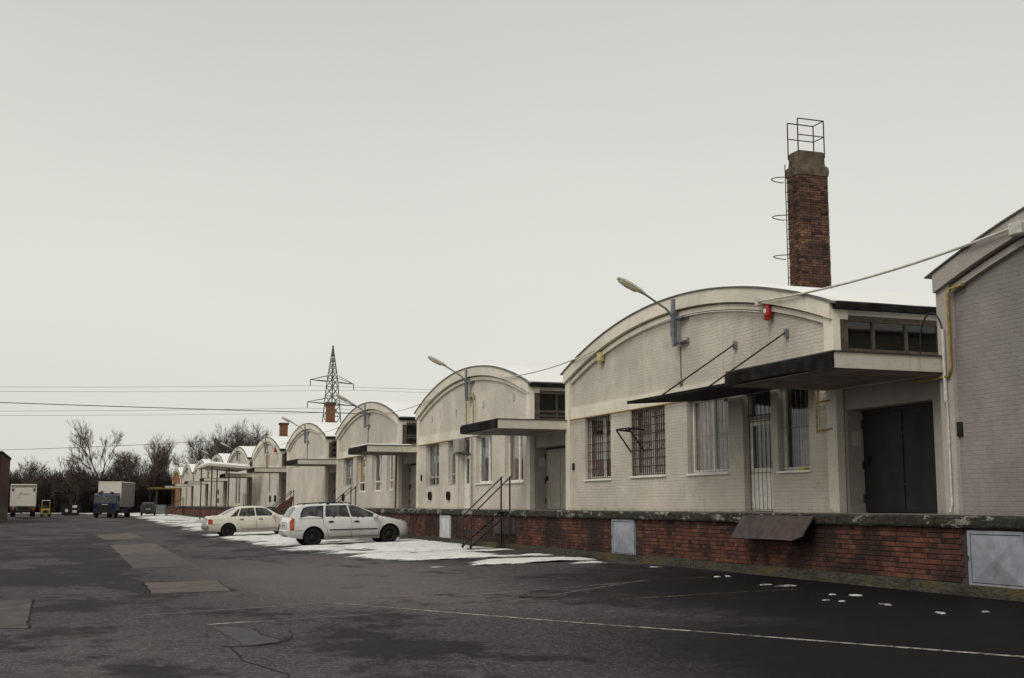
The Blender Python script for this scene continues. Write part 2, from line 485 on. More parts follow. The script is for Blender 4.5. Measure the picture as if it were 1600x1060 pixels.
M['rim'] = simple('black_steel_wheel', (0.022, 0.019, 0.018), 0.6, 0.3, var=0.4, scale=14)
M['tail_red'] = simple('red_tail_light', (0.42, 0.025, 0.015), 0.2, spec=0.5, var=0.1)
M['tail_orange'] = simple('orange_light', (0.50, 0.11, 0.02), 0.2, spec=0.5, var=0.1)
M['headlight'] = simple('headlight_lens', (0.45, 0.46, 0.46), 0.12, spec=0.6, var=0.1)
M['plate'] = simple('number_plate', (0.55, 0.55, 0.52), 0.5, var=0.1)
M['grey_plastic'] = simple('grey_bumper_plastic', (0.20, 0.19, 0.18), 0.6, var=0.15)
M['fork_yellow'] = simple('forklift_yellow', (0.30, 0.22, 0.03), 0.5, var=0.2)
M['seat'] = simple('car_seat_fabric', (0.05, 0.05, 0.055), 0.9, var=0.3)
M['logo_red'] = simple('red_logo_print', (0.36, 0.03, 0.02), 0.6, var=0.1)
M['logo_dark'] = simple('dark_logo_print', (0.11, 0.075, 0.065), 0.6, var=0.1)
M['crate'] = simple('white_crate_plastic', (0.55, 0.56, 0.58), 0.6, var=0.2)
M['iron'] = simple('cast_iron_cover', (0.045, 0.038, 0.035), 0.6, 0.5, var=0.4, scale=12, bump=0.4)

# ------------------------------------------------------------------ mesh builder
def world_off(o):
    v = Vector((0, 0, 0))
    while o is not None:
        v += o.location
        o = o.parent
    return v

class MB:
    def __init__(self):
        self.v = []
        self.f = []
    def add(self, vs, fs):
        b = len(self.v)
        self.v += [tuple(p) for p in vs]
        self.f += [tuple(b + i for i in f) for f in fs]
        return self
    def quad(self, a, b, c, d):
        return self.add([a, b, c, d], [(0, 1, 2, 3)])
    def box(self, x0, x1, y0, y1, z0, z1):
        return self.add([(x0, y0, z0), (x1, y0, z0), (x1, y1, z0), (x0, y1, z0), (x0, y0, z1), (x1, y0, z1), (x1, y1, z1), (x0, y1, z1)],
                        [(0, 3, 2, 1), (4, 5, 6, 7), (0, 1, 5, 4), (1, 2, 6, 5), (2, 3, 7, 6), (3, 0, 4, 7)])
    def rbox(self, x0, x1, y0, y1, z0, z1, r=0.02, seg=2):
        bm = bmesh.new()
        bmesh.ops.create_cube(bm, size=1)
        for v in bm.verts:
            v.co = Vector(((x0 + x1) / 2 + v.co.x * (x1 - x0), (y0 + y1) / 2 + v.co.y * (y1 - y0), (z0 + z1) / 2 + v.co.z * (z1 - z0)))
        bmesh.ops.bevel(bm, geom=bm.edges[:], offset=r, segments=seg, affect='EDGES', profile=0.5)
        bm.verts.index_update()
        self.add([v.co[:] for v in bm.verts], [[v.index for v in f.verts] for f in bm.faces])
        bm.free()
        return self
    def tube(self, pts, r, n=6, caps=True, r1=None):
        pts = [Vector(p) for p in pts]
        k = len(pts)
        vs = []
        ref = None
        for i, p in enumerate(pts):
            d = (pts[min(i + 1, k - 1)] - pts[max(i - 1, 0)])
            if d.length < 1e-9:
                d = Vector((0, 0, 1))
            d.normalize()
            if ref is None:
                ref = Vector((0, 0, 1)) if abs(d.z) < 0.9 else Vector((1, 0, 0))
            a = d.cross(ref)
            if a.length < 1e-6:
                a = d.cross(Vector((0, 1, 0)))
            a.normalize()
            b = a.cross(d).normalized()
            ref = b
            rr = r if r1 is None else r + (r1 - r) * i / max(1, k - 1)
            for j in range(n):
                t = 2 * math.pi * j / n
                vs.append(p + a * (math.cos(t) * rr) + b * (math.sin(t) * rr))
        fs = []
        for i in range(k - 1):
            for j in range(n):
                fs.append((i * n + j, i * n + (j + 1) % n, (i + 1) * n + (j + 1) % n, (i + 1) * n + j))
        if caps:
            fs.append(tuple(range(n - 1, -1, -1)))
            fs.append(tuple((k - 1) * n + j for j in range(n)))
        return self.add(vs, fs)
    def bar(self, a, b, w, h=None):
        """square bar from a to b"""
        h = h or w
        a = Vector(a); b = Vector(b)
        d = (b - a).normalized()
        ref = Vector((0, 0, 1)) if abs(d.z) < 0.95 else Vector((1, 0, 0))
        s = d.cross(ref).normalized() * (w / 2)
        t = s.normalized().cross(d) * (h / 2)
        vs = [p + x for p in (a, b) for x in (-s - t, s - t, s + t, -s + t)]
        return self.add(vs, [(0, 3, 2, 1), (4, 5, 6, 7), (0, 1, 5, 4), (1, 2, 6, 5), (2, 3, 7, 6), (3, 0, 4, 7)])
    def prism(self, pts, axis, a0, a1):
        """extrude a 2D polygon along an axis; pts are the two other coordinates in xyz order"""
        def mk(p, a):
            return {'x': (a, p[0], p[1]), 'y': (p[0], a, p[1]), 'z': (p[0], p[1], a)}[axis]
        n = len(pts)
        vs = [mk(p, a0) for p in pts] + [mk(p, a1) for p in pts]
        fs = [tuple(range(n - 1, -1, -1)), tuple(range(n, 2 * n))]
        fs += [(i, (i + 1) % n, n + (i + 1) % n, n + i) for i in range(n)]
        return self.add(vs, fs)
    def lathe(self, prof, axis='y', c=(0, 0, 0), n=20):
        """profile of (radius, along)"""
        vs = []
        for (r, a) in prof:
            for j in range(n):
                t = 2 * math.pi * j / n
                u, w = r * math.cos(t), r * math.sin(t)
                vs.append({'x': (c[0] + a, c[1] + u, c[2] + w), 'y': (c[0] + u, c[1] + a, c[2] + w), 'z': (c[0] + u, c[1] + w, c[2] + a)}[axis])
        fs = []
        for i in range(len(prof) - 1):
            for j in range(n):
                fs.append((i * n + j, i * n + (j + 1) % n, (i + 1) * n + (j + 1) % n, (i + 1) * n + j))
        return self.add(vs, fs)
    def build(self, name, mat, parent=None, smooth=None, recalc=True):
        off = world_off(parent)
        me = bpy.data.meshes.new(name)
        me.from_pydata([(x - off.x, y - off.y, z - off.z) for x, y, z in self.v], [], self.f)
        if recalc:
            bm = bmesh.new()
            bm.from_mesh(me)
            bmesh.ops.recalc_face_normals(bm, faces=bm.faces)
            bm.to_mesh(me)
            bm.free()
        me.materials.append(M[mat] if isinstance(mat, str) else mat)
        if smooth:
            me.shade_smooth()
            me.set_sharp_from_angle(angle=R(smooth))
        me.update()
        o = bpy.data.objects.new(name, me)
        COL.objects.link(o)
        if parent:
            o.parent = parent
        return o

def tag(o, label=None, cat=None, group=None, kind=None):
    if label: o['label'] = label
    if cat: o['category'] = cat
    if group: o['group'] = group
    if kind: o['kind'] = kind
    return o
def thing(name, loc, label, cat, group=None):
    o = bpy.data.objects.new(name, None)
    o.empty_display_size = 0.3
    COL.objects.link(o)
    o.location = loc
    return tag(o, label, cat, group)
def copy_tree(o, parent=None):
    c = o.copy()
    COL.objects.link(c)
    c.parent = parent
    for ch in list(o.children):
        copy_tree(ch, c)
    return c
def lerp(tab, x):
    if x <= tab[0][0]: return tab[0][1]
    for (a, va), (b, vb) in zip(tab, tab[1:]):
        if x <= b:
            return va + (vb - va) * (x - a) / (b - a)
    return tab[-1][1]
def sm(a, b, x):
    t = min(1, max(0, (x - a) / (b - a)))
    return t * t * (3 - 2 * t)
def nz(x, y, z=0.0):
    return noise.noise(Vector((x, y, z)))

# ------------------------------------------------------------------ ground
WX, EX, PZ = 15.2, 12.7, 1.355           # facade plane, platform edge, platform top
PITCH, GW = 18.35, 15.05                 # bay pitch, gable width
def YL(n): return 18.5 + PITCH * n       # far edge of gable n
def gz(x, y):
    return 0.17 * sm(5, 12.7, x) + 0.25 * sm(110, 170, y) * (1 - sm(0, 12, x) * 0.6)

xs = [-1500, -600, -250, -120, -60, -40, -25, -15, -10, -6, -3, 0, 2, 4, 5, 6, 7, 8, 9, 10, 11, 12, 12.7, 14, 20, 40, 80, 200, 600, 1500]
ys = [-200, -60, -20, 0, 8, 14, 20, 30, 40, 60, 80, 100, 110, 116, 122, 128, 134, 140, 146, 152, 158, 164, 170, 180, 200, 260, 400, 900, 2500]
mb = MB()
vs = [(x, y, gz(x, y)) for y in ys for x in xs]
nx = len(xs)
mb.add(vs, [(j * nx + i, j * nx + i + 1, (j + 1) * nx + i + 1, (j + 1) * nx + i) for j in range(len(ys) - 1) for i in range(nx - 1)])
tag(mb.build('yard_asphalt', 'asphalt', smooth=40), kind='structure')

def ground_sheet(name, poly, lift, mat, kind='structure', jag=0.0, step=0.5):
    """flat sheet that follows the yard, poly in metres"""
    bm = bmesh.new()
    pts = []
    n = len(poly)
    for i in range(n):
        a, b = Vector(poly[i]), Vector(poly[(i + 1) % n])
        k = max(1, int((b - a).length / step))
        for s in range(k):
            p = a.lerp(b, s / k)
            if jag:
                p += Vector((nz(p.x * 3, p.y * 3, 5), nz(p.x * 3, p.y * 3, 9))) * jag
            pts.append(p)
    vsb = [bm.verts.new((p.x, p.y, gz(p.x, p.y) + lift)) for p in pts]
    f = bm.faces.new(vsb)
    bmesh.ops.triangulate(bm, faces=[f])
    bmesh.ops.recalc_face_normals(bm, faces=bm.faces)
    me = bpy.data.meshes.new(name)
    bm.to_mesh(me); bm.free()
    if me.polygons and me.polygons[0].normal.z < 0:
        me.flip_normals()
    me.materials.append(M[mat])
    o = bpy.data.objects.new(name, me)
    COL.objects.link(o)
    tag(o, kind=kind)
    return o
ground_sheet('repair_patch', [(1.43, 25.33), (2.88, 25.68), (2.76, 22.38), (1.38, 22.22)], 0.004, 'patch', jag=0.03)
ground_sheet('repair_patch', [(-2.6, 21.7), (-0.51, 21.39), (-0.42, 16.56), (-2.4, 16.7)], 0.004, 'patch_dark', jag=0.03)
ground_sheet('repair_patch', [(1.49, 49.31), (3.22, 50.31), (3.12, 40.2), (1.5, 39.6)], 0.004, 'patch', jag=0.04)
ground_sheet('repair_patch', [(1.5, 39.4), (3.12, 40.0), (3.05, 31.69), (1.5, 31.26)], 0.004, 'patch_dark', jag=0.04)
ground_sheet('repair_patch', [(1.25, 65.5), (3.1, 69.5), (3.3, 59.0), (1.5, 56.5)], 0.004, 'patch', jag=0.05)

def seam(poly, w):
    for a, b in zip(poly, poly[1:] + poly[:1]):
        strip('seam', [a, b], w, 0.008, 'crack', wob=0.06)
def strip(name, pts, w, lift, mat, wob=0.0):
    mb = MB()
    P = []
    for a, b in zip(pts, pts[1:]):
        a, b = Vector(a), Vector(b)
        k = max(1, int((b - a).length / 0.35))
        P += [a.lerp(b, s / k) for s in range(k)]
    P.append(Vector(pts[-1]))
    L = []
    for i, p in enumerate(P):
        d = (P[min(i + 1, len(P) - 1)] - P[max(i - 1, 0)]).normalized()
        nrm = Vector((-d.y, d.x))
        q = p + nrm * nz(p.x * 4, p.y * 4) * wob
        ww = w * (1 + (nz(p.x * 2.5, p.y * 2.5, 3) * 0.8 if wob else 0.12 * nz(p.x * 5, p.y * 5)))
        L.append((q + nrm * ww / 2, q - nrm * ww / 2))
    vs = []
    for a, b in L:
        vs += [(a.x, a.y, gz(a.x, a.y) + lift), (b.x, b.y, gz(b.x, b.y) + lift)]
    mb.add(vs, [(2 * i, 2 * i + 1, 2 * i + 3, 2 * i + 2) for i in range(len(L) - 1)])
    o = mb.build(name, mat, recalc=False)
    if o.data.polygons[0].normal.z < 0:
        o.data.flip_normals()
    return tag(o, kind='structure')
strip('parking_line', [(3.96, 19.1), (5.68, 15.9), (7.1, 13.05), (8.61, 9.6), (9.6, 7.4)], 0.085, 0.005, 'line')
strip('parking_line', [(1.03, 17.92), (3.94, 19.24), (7.23, 20.08), (9.4, 20.45)], 0.12, 0.005, 'line_faint')
strip('parking_line', [(2.24, 16.41), (3.82, 16.92), (6.58, 18.3), (10.2, 20.9)], 0.10, 0.005, 'line_faint')
strip('parking_line', [(1.72, 16.25), (2.26, 16.45)], 0.10, 0.006, 'line')
strip('parking_line', [(8.79, 20.51), (11.4, 20.8)], 0.08, 0.005, 'line_yellow')
strip('parking_line', [(8.1, 17.56), (11.3, 17.42)], 0.08, 0.005, 'line_yellow')
seam([(1.43, 25.33), (2.88, 25.68), (2.76, 22.38), (1.38, 22.22)], 0.016)
seam([(-2.6, 21.7), (-0.51, 21.39), (-0.42, 16.56), (-2.4, 16.7)], 0.014)
ground_sheet('sunken_asphalt', [(1.75, 15.9), (2.20, 15.85), (2.24, 14.8), (2.36, 14.15), (2.2, 13.85), (1.85, 13.72), (1.80, 14.7)], 0.004, 'sunk', jag=0.04, step=0.15)
strip('crack', [(1.95, 16.1), (2.20, 15.6), (2.20, 14.83), (2.36, 14.1), (2.15, 13.75), (1.86, 13.63), (1.73, 13.62), (1.67, 12.43), (1.76, 11.99), (1.83, 11.63), (1.95, 11.3), (1.78, 10.6)], 0.020, 0.007, 'crack', wob=0.12)
strip('crack', [(2.36, 14.15), (2.52, 14.55), (2.60, 15.1)], 0.022, 0.007, 'crack', wob=0.06)
strip('crack', [(1.60, 13.7), (1.86, 13.66), (2.38, 14.02)], 0.045, 0.008, 'crack', wob=0.05)
strip('crack', [(-0.42, 16.6), (0.3, 16.4), (0.95, 15.9)], 0.014, 0.007, 'crack', wob=0.05)
strip('crack', [(-0.50, 21.39), (-0.41, 16.56)], 0.015, 0.008, 'crack', wob=0.05)
strip('crack', [(1.38, 22.22), (1.40, 25.3), (1.2, 27.0)], 0.015, 0.008, 'crack', wob=0.06)
strip('crack', [(2.78, 22.40), (3.8, 22.7), (5.2, 23.4)], 0.013, 0.008, 'crack', wob=0.06)
o = thing('manhole_cover', (7.4, 19.05, gz(7.4, 19.05)), 'dark round iron manhole cover set in the asphalt', 'manhole')
MB().lathe([(0.0, 0.010), (0.30, 0.010), (0.32, 0.004)], 'z', (7.4, 19.05, gz(7.4, 19.05)), 28).build('cover', 'iron', o)
MB().lathe([(0.33, -0.02), (0.33, 0.012), (0.40, 0.012), (0.42, 0.002)], 'z', (7.4, 19.05, gz(7.4, 19.05)), 28).build('ring', 'iron', o)

# ------------------------------------------------------------------ snow lying on the yard
EDGE = [(24, 15), (25.4, 14), (26.0, 12.0), (26.6, 10.6), (27.1, 9.7), (27.8, 7.5), (28.6, 8.2), (29.6, 8.3), (30.6, 7.3), (32.3, 6.85), (34, 7.3), (36, 7.3), (39, 6.5), (43, 6.1), (54, 5.7), (84, 6.2), (148, 6.3), (178, 4.5), (186, -2), (190, -40), (230, -60)]
def snow_mask(x, y):
    e = lerp(EDGE, y)
    m = (x - e)
    m = min(m, 1.6)
    if y > 178: m = min(m, 1.0)
    m += 0.75 * nz(x * 0.55, y * 0.55, 1.7) + 0.35 * nz(x * 1.9, y * 1.9, 4.1)
    tr = nz(x * 0.16 + 3, y * 1.05, 8.3)              # tyre tracks across the strip
    m -= 2.9 * max(0, tr - 0.02) / 0.3
    tr2 = nz(x * 0.10 + 9, y * 2.6, 1.3)
    m -= 1.7 * max(0, tr2 - 0.12) / 0.3
    if y < 30.2:                                      # bare wet stripe between the two near drifts
        m -= 1.5 * math.exp(-((y - 29.55 + 0.1 * (x - 9)) / 0.30) ** 2)
    m -= 2.2 * max(0, x - (11.5 if y < 34 else 12.1) - 0.4 * nz(y * 0.4, 2.2))
    m -= 1.9 * max(0, nz(x * 0.8, y * 0.45, 6.6) - 0.06)
    for ty in (43.15, 44.65, 57.65, 59.15, 50.2, 51.6, 37.4, 38.9, 66.0, 67.5):     # wheel tracks of cars that backed out
        q = (y - ty - 0.12 * math.sin(x * 0.9 + ty) - 0.05 * (x - 8)) / 0.17
        if abs(q) < 3 and x < 11.2: m -= 1.7 * math.exp(-q * q)
    m -= 0.24
    return m * 0.6
snow_depth = []
def snow_grid(x0, x1, dx, y0, y1, dy, out):
    ni, nj = int((x1 - x0) / dx), int((y1 - y0) / dy)
    idx = {}
    msk = [[snow_mask(x0 + i * dx, y0 + j * dy) for i in range(ni + 1)] for j in range(nj + 1)]
    for j in range(nj):
        for i in range(ni):
            q = [(i, j), (i + 1, j), (i + 1, j + 1), (i, j + 1)]
            if max(msk[b][a] for a, b in q) <= 0: continue
            f = []
            for a, b in q:
                if (a, b) not in idx:
                    x, y = x0 + a * dx, y0 + b * dy
                    h = min(0.075, max(-0.02, msk[b][a] * 0.11)) + 0.012 * nz(x * 3, y * 3, 2)
                    idx[(a, b)] = len(out.v)
                    out.v.append((x, y, gz(x, y) + h))
                    snow_depth.append(msk[b][a])
                f.append(idx[(a, b)])
            out.f.append(tuple(f))
mb = MB()
snow_grid(4.5, 12.68, 0.10, 24.0, 64.0, 0.16, mb)
snow_grid(4.0, 12.68, 0.25, 64.0, 130.0, 0.5, mb)
snow_grid(-45.0, 12.68, 0.6, 130.0, 225.0, 0.8, mb)
for (x, y, lx, ly) in [(11.45, 18.15, 0.36, 0.16), (11.3, 18.55, 0.20, 0.06), (11.3, 15.96, 0.16, 0.20), (11.08, 16.25, 0.09, 0.08), (10.74, 14.5, 0.09, 0.22), (10.54, 15.24, 0.08, 0.07), (10.6, 13.15, 0.08, 0.18), (11.15, 13.0, 0.08, 0.10), (11.62, 20.8, 0.13, 0.06), (11.95, 20.95, 0.07, 0.07), (10.45, 15.5, 0.10, 0.05), (11.82, 20.72, 0.10, 0.04), (12.1, 24.4, 0.2, 0.1)]:
    k = 14
    ring, ring2 = [], []
    for j in range(k):
        t = 2 * math.pi * j / k
        rr = 0.8 + 0.95 * nz(x * 7 + math.cos(t) * 1.9, y * 7 + math.sin(t) * 1.9)
        px, py = x + 0.75 * lx * rr * math.cos(t), y + 0.75 * ly * rr * math.sin(t)
        ring.append((px, py, gz(px, py) - 0.004))
        px, py = x + lx * rr * 0.5 * math.cos(t), y + ly * rr * 0.5 * math.sin(t)
        ring2.append((px, py, gz(px, py) + 0.014))
    mb.add(ring + ring2 + [(x, y, gz(x, y) + 0.018)], [(j, (j + 1) % k, k + (j + 1) % k, k + j) for j in range(k)] + [(k + j, k + (j + 1) % k, 2 * k) for j in range(k)])
snow_depth += [0.15] * (len(mb.v) - len(snow_depth))
sno = mb.build('snow', 'snow', smooth=50, recalc=False)
sno.data.attributes.new('depth', 'FLOAT', 'POINT').data.foreach_set('value', snow_depth)
tag(sno, 'patches of old melting snow along the brick platform', 'snow', kind='stuff')

# ------------------------------------------------------------------ loading platform
plat = thing('loading_platform', (EX, 10, 0.15), 'long red brick loading platform with flaking concrete edge below the halls', 'platform')
PY0, PY1, BY1 = 2.0, 222.0, 92.0
MB().box(EX + 0.018, 46, PY0, PY1, -0.2, PZ - 0.012).build('core', 'mortar', plat)
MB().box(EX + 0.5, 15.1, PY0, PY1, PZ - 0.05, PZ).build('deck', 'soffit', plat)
# plinth in lengths
mb = MB()
y = PY0
while y < PY1:
    l = 2.4 if y < 60 else 12
    o_ = 0.02 * nz(y * 0.7, 3.3)
    mb.box(EX - 0.075 + o_, EX + 0.05, y, y + l - 0.008, -0.15, 0.345 + 0.03 * nz(y, 1.1))
    y += l
mb.build('plinth', 'plinth', plat)
# coping slabs, each one a part
y = PY0
k = 0
while y < PY1:
    l = (1.35 + 0.5 * random.random()) if y < 60 else 18.0
    mb = MB()
    seg = max(2, int(l / 0.22)) if y < 60 else 2
    vs = []
    for i in range(seg + 1):
        yy = y + (l - 0.012) * i / seg
        a = 0.018 * nz(yy * 2.3, 1.0) + 0.010 * nz(yy * 7, 4.0)
        b = 0.022 * nz(yy * 2.9, 7.0) + 0.014 * nz(yy * 8, 9.0)
        x_ = EX - 0.085 + a
        vs += [(x_ + 0.015, yy, 1.178 + b), (x_, yy, 1.21 + b), (x_, yy, PZ - 0.03 + b * 0.6), (x_ + 0.03, yy, PZ + 0.004 + b * 0.3), (EX + 0.52, yy, PZ + 0.004), (EX + 0.52, yy, 1.178)]
    fs = []
    for i in range(seg):
        for j in range(6):
            fs.append((i * 6 + j, i * 6 + (j + 1) % 6, (i + 1) * 6 + (j + 1) % 6, (i + 1) * 6 + j))
    fs += [(5, 4, 3, 2, 1, 0), tuple(seg * 6 + j for j in range(6))]
    mb.add(vs, fs)
    mb.build('coping_slab', 'coping', plat)
    y += l
# bricks
HATCH = [(13.88, 15.08, 0.30, 1.16), (26.60, 27.93, 0.27, 1.175), (41.70, 43.00, 0.22, 1.16), (34.9, 37.0, 0.62, 1.16)]
CH = 0.0825
SL, HL = 0.262, 0.127
def brick_geo(l, d=0.05, h=CH - 0.013, j=0.0, sd=0):
    rnd = random.Random(sd)
    e = 0.006
    def q(a): return a + (rnd.random() - 0.5) * j
    x0 = q(0.0)
    return ([(d, 0, 0), (d, l, 0), (d, l, h), (d, 0, h),
             (x0 + e, q(0), q(0)), (x0 + e, q(l), q(0)), (x0 + e, q(l), q(h)), (x0 + e, q(0), q(h)),
             (x0, e, e), (x0, l - e, e), (x0, l - e, h - e), (x0, e, h - e)],
            [(0, 1, 5, 4), (1, 2, 6, 5), (2, 3, 7, 6), (3, 0, 4, 7), (4, 5, 9, 8), (5, 6, 10, 9), (6, 7, 11, 10), (7, 4, 8, 11), (8, 9, 10, 11)])
def set_tone(me, tones):
    at = me.attributes.new('tone', 'FLOAT', 'FACE')
    at.data.foreach_set('value', tones)
variants = {}
for ln in (SL, HL):
    variants[ln] = []
    for k in range(10):
        v_, f_ = brick_geo(ln - 0.010, j=0.008, sd=k * 17 + 3)
        me = bpy.data.meshes.new('brick')
        me.from_pydata(v_, [], [tuple(reversed(f)) for f in f_])
        set_tone(me, [random.random()] * len(f_))
        me.materials.append(M['brick'])
        variants[ln].append(me)
allb = []
for r in range(10):
    z = 0.352 + r * CH
    y = 8.0 - (0.195 if r % 2 else 0.0)
    s = r % 2
    while y < BY1:
        ln = SL if s == 0 else HL
        s = 1 - s
        if not any(y + ln > a - 0.01 and y < b + 0.01 and z + CH > c and z < d for a, b, c, d in HATCH):
            allb.append((y, z, ln))
        y += ln
def brick_rank(b):
    return abs(b[0] - 17.8) if b[0] >= 15.0 else 50
allb.sort(key=brick_rank)
near, rest = allb[:300], allb[300:]
off = world_off(plat)
for (y, z, ln) in near:
    o = bpy.data.objects.new('brick', random.choice(variants[ln]))
    COL.objects.link(o)
    o.parent = plat
    o.location = Vector((EX + (random.random() - 0.5) * 0.008, y + 0.005, z)) - off
mb = MB()
tones = []
for i, (y, z, ln) in enumerate(rest):
    v_, f_ = brick_geo(ln - 0.010, j=0.008, sd=i)
    dx = (random.random() - 0.5) * 0.008
    mb.add([(EX + dx + a, y + 0.005 + b, z + c) for a, b, c in v_], [tuple(reversed(f)) for f in f_])
    tones += [random.random()] * len(f_)
o = mb.build('brick_courses', 'brick', plat, recalc=False)
set_tone(o.data, tones)
tag(o, kind='stuff')
# beyond: the far brick face, too small to tell bricks apart
far_brick = simple('far_brick_face', (0.12, 0.045, 0.030), 0.9, var=0.5, scale=3, bump=0.3, dirt=((0.03, 0.022, 0.02), 0.6))
MB().box(EX, EX + 0.03, BY1 + 0.05, PY1, 0.34, 1.18).build('far_brick_face', far_brick, plat)

def hatch(y0, y1, z0, z1, mat, label):
    f = MB()
    w = 0.05
    x0, x1 = EX - 0.035, EX + 0.03
    f.box(x0, x1, y0, y0 + w, z0, z1).box(x0, x1, y1 - w, y1, z0, z1)
    f.box(x0 + 0.002, x1, y0 + w, y1 - w, z0, z0 + w).box(x0 + 0.002, x1, y0 + w, y1 - w, z1 - w, z1)
    h = f.build('hatch', mat, plat)
    h['label'] = label
    ya, yb, za, zb = y0 + w + 0.012, y1 - w - 0.012, z0 + w + 0.012, z1 - w - 0.012
    ym, zm = (ya + yb) / 2, (za + zb) / 2
    p = MB()
    p.add([(EX - 0.02, ya, za), (EX - 0.02, yb, za), (EX - 0.02, yb, zb), (EX - 0.02, ya, zb), (EX - 0.065, ym, zm)],
          [(0, 1, 4), (1, 2, 4), (2, 3, 4), (3, 0, 4)])
    p.box(EX - 0.015, EX + 0.02, ya, yb, za, zb)
    p.build('door_leaf', mat, h)
    MB().box(EX - 0.05, EX - 0.03, y1 - 0.02, y1 + 0.03, zm - 0.03, zm + 0.03).build('latch', 'dark_bar', h)
    MB().box(EX - 0.01, EX + 0.02, y0 + w, y1 - w, z0 + w, z1 - w).build('gap_shadow', 'void', h)
hatch(13.90, 15.06, 0.32, 1.14, 'hatch', 'large grey blue steel hatch with folded cross panel')
hatch(26.63, 27.90, 0.30, 1.165, 'hatch', 'grey steel hatch in the brick wall')
hatch(41.73, 42.97, 0.24, 1.14, 'hatch_white', 'white hatch in the brick wall near the steel stairs')
# folded dock plate
fl = MB()
seg = 8
vs = []
for i in range(seg + 1):
    y = 18.93 + (21.40 - 18.93) * i / seg
    s = 0.012 * nz(y * 1.7, 2)
    vs += [(EX - 0.13, y, 1.325), (EX - 0.42 + s, y, 0.88 + s), (EX - 0.405 + s, y, 0.87 + s), (EX - 0.115, y, 1.31)]
vs[1] = (vs[1][0] + 0.03, vs[1][1] + 0.0, vs[1][2] + 0.08)
vs[2] = (vs[2][0] + 0.03, vs[2][1] + 0.0, vs[2][2] + 0.08)
fs = []
for i in range(seg):
    for j in range(4):
        fs.append((i * 4 + j, i * 4 + (j + 1) % 4, (i + 1) * 4 + (j + 1) % 4, (i + 1) * 4 + j))
fs += [(3, 2, 1, 0), tuple(seg * 4 + j for j in range(4))]
fl.add(vs, fs)
o = fl.build('dock_plate', 'steel_brown', plat)
o['label'] = 'brown steel dock plate hanging from the platform edge'
for i in range(6):
    y = 19.05 + i * 0.44
    MB().tube([(EX - 0.12, y, 1.335), (EX - 0.12, y + 0.2, 1.335)], 0.022, 6).build('hinge', 'dark_bar', o)
# recessed brown shutter under the stairs
o = MB().box(EX - 0.02, EX + 0.03, 35.0, 36.9, 0.66, 1.15).build('shutter', 'steel_brown', plat)
MB().box(EX - 0.035, EX - 0.021, 35.0, 36.9, 0.62, 0.66).build('rail', 'dark_bar', o)

# ------------------------------------------------------------------ halls
Rr = (7.53 ** 2 + 1.26 ** 2) / (2 * 1.26)
def arch_z(y, yc): return 7.08 - Rr + math.sqrt(max(0.01, Rr * Rr - (y - yc) ** 2))

def holes_wall(mb, x, y0, y1, z0, z1, holes, depth):
    ysn = sorted({y0, y1, *[h[0] for h in holes], *[h[1] for h in holes]})
    zsn = sorted({z0, z1, *[h[2] for h in holes], *[h[3] for h in holes]})
    for a, b in zip(ysn, ysn[1:]):
        for c, d in zip(zsn, zsn[1:]):
            ym, zm = (a + b) / 2, (c + d) / 2
            if any(h[0] < ym < h[1] and h[2] < zm < h[3] for h in holes): continue
            mb.quad((x, a, c), (x, a, d), (x, b, d), (x, b, c))
    for (a, b, c, d) in holes:
        X = x + depth
        mb.quad((x, a, c), (x, b, c), (X, b, c), (X, a, c))
        mb.quad((x, a, d), (X, a, d), (X, b, d), (x, b, d))
        mb.quad((x, a, c), (X, a, c), (X, a, d), (x, a, d))
        mb.quad((x, b, c), (x, b, d), (X, b, d), (X, b, c))

def arc_band(yc, ha, top, bot, x0, x1, n=40):
    mb = MB()
    vs = []
    for i in range(n + 1):
        y = yc - ha + 2 * ha * i / n
        z = arch_z(y, yc)
        vs += [(x0, y, z - bot), (x0, y, z - top), (x1, y, z - top), (x1, y, z - bot)]
    fs = []
    for i in range(n):
        for j in range(4):
            fs.append((i * 4 + j, i * 4 + (j + 1) % 4, (i + 1) * 4 + (j + 1) % 4, (i + 1) * 4 + j))
    fs += [(3, 2, 1, 0), tuple(n * 4 + j for j in range(4))]
    return mb.add(vs, fs)

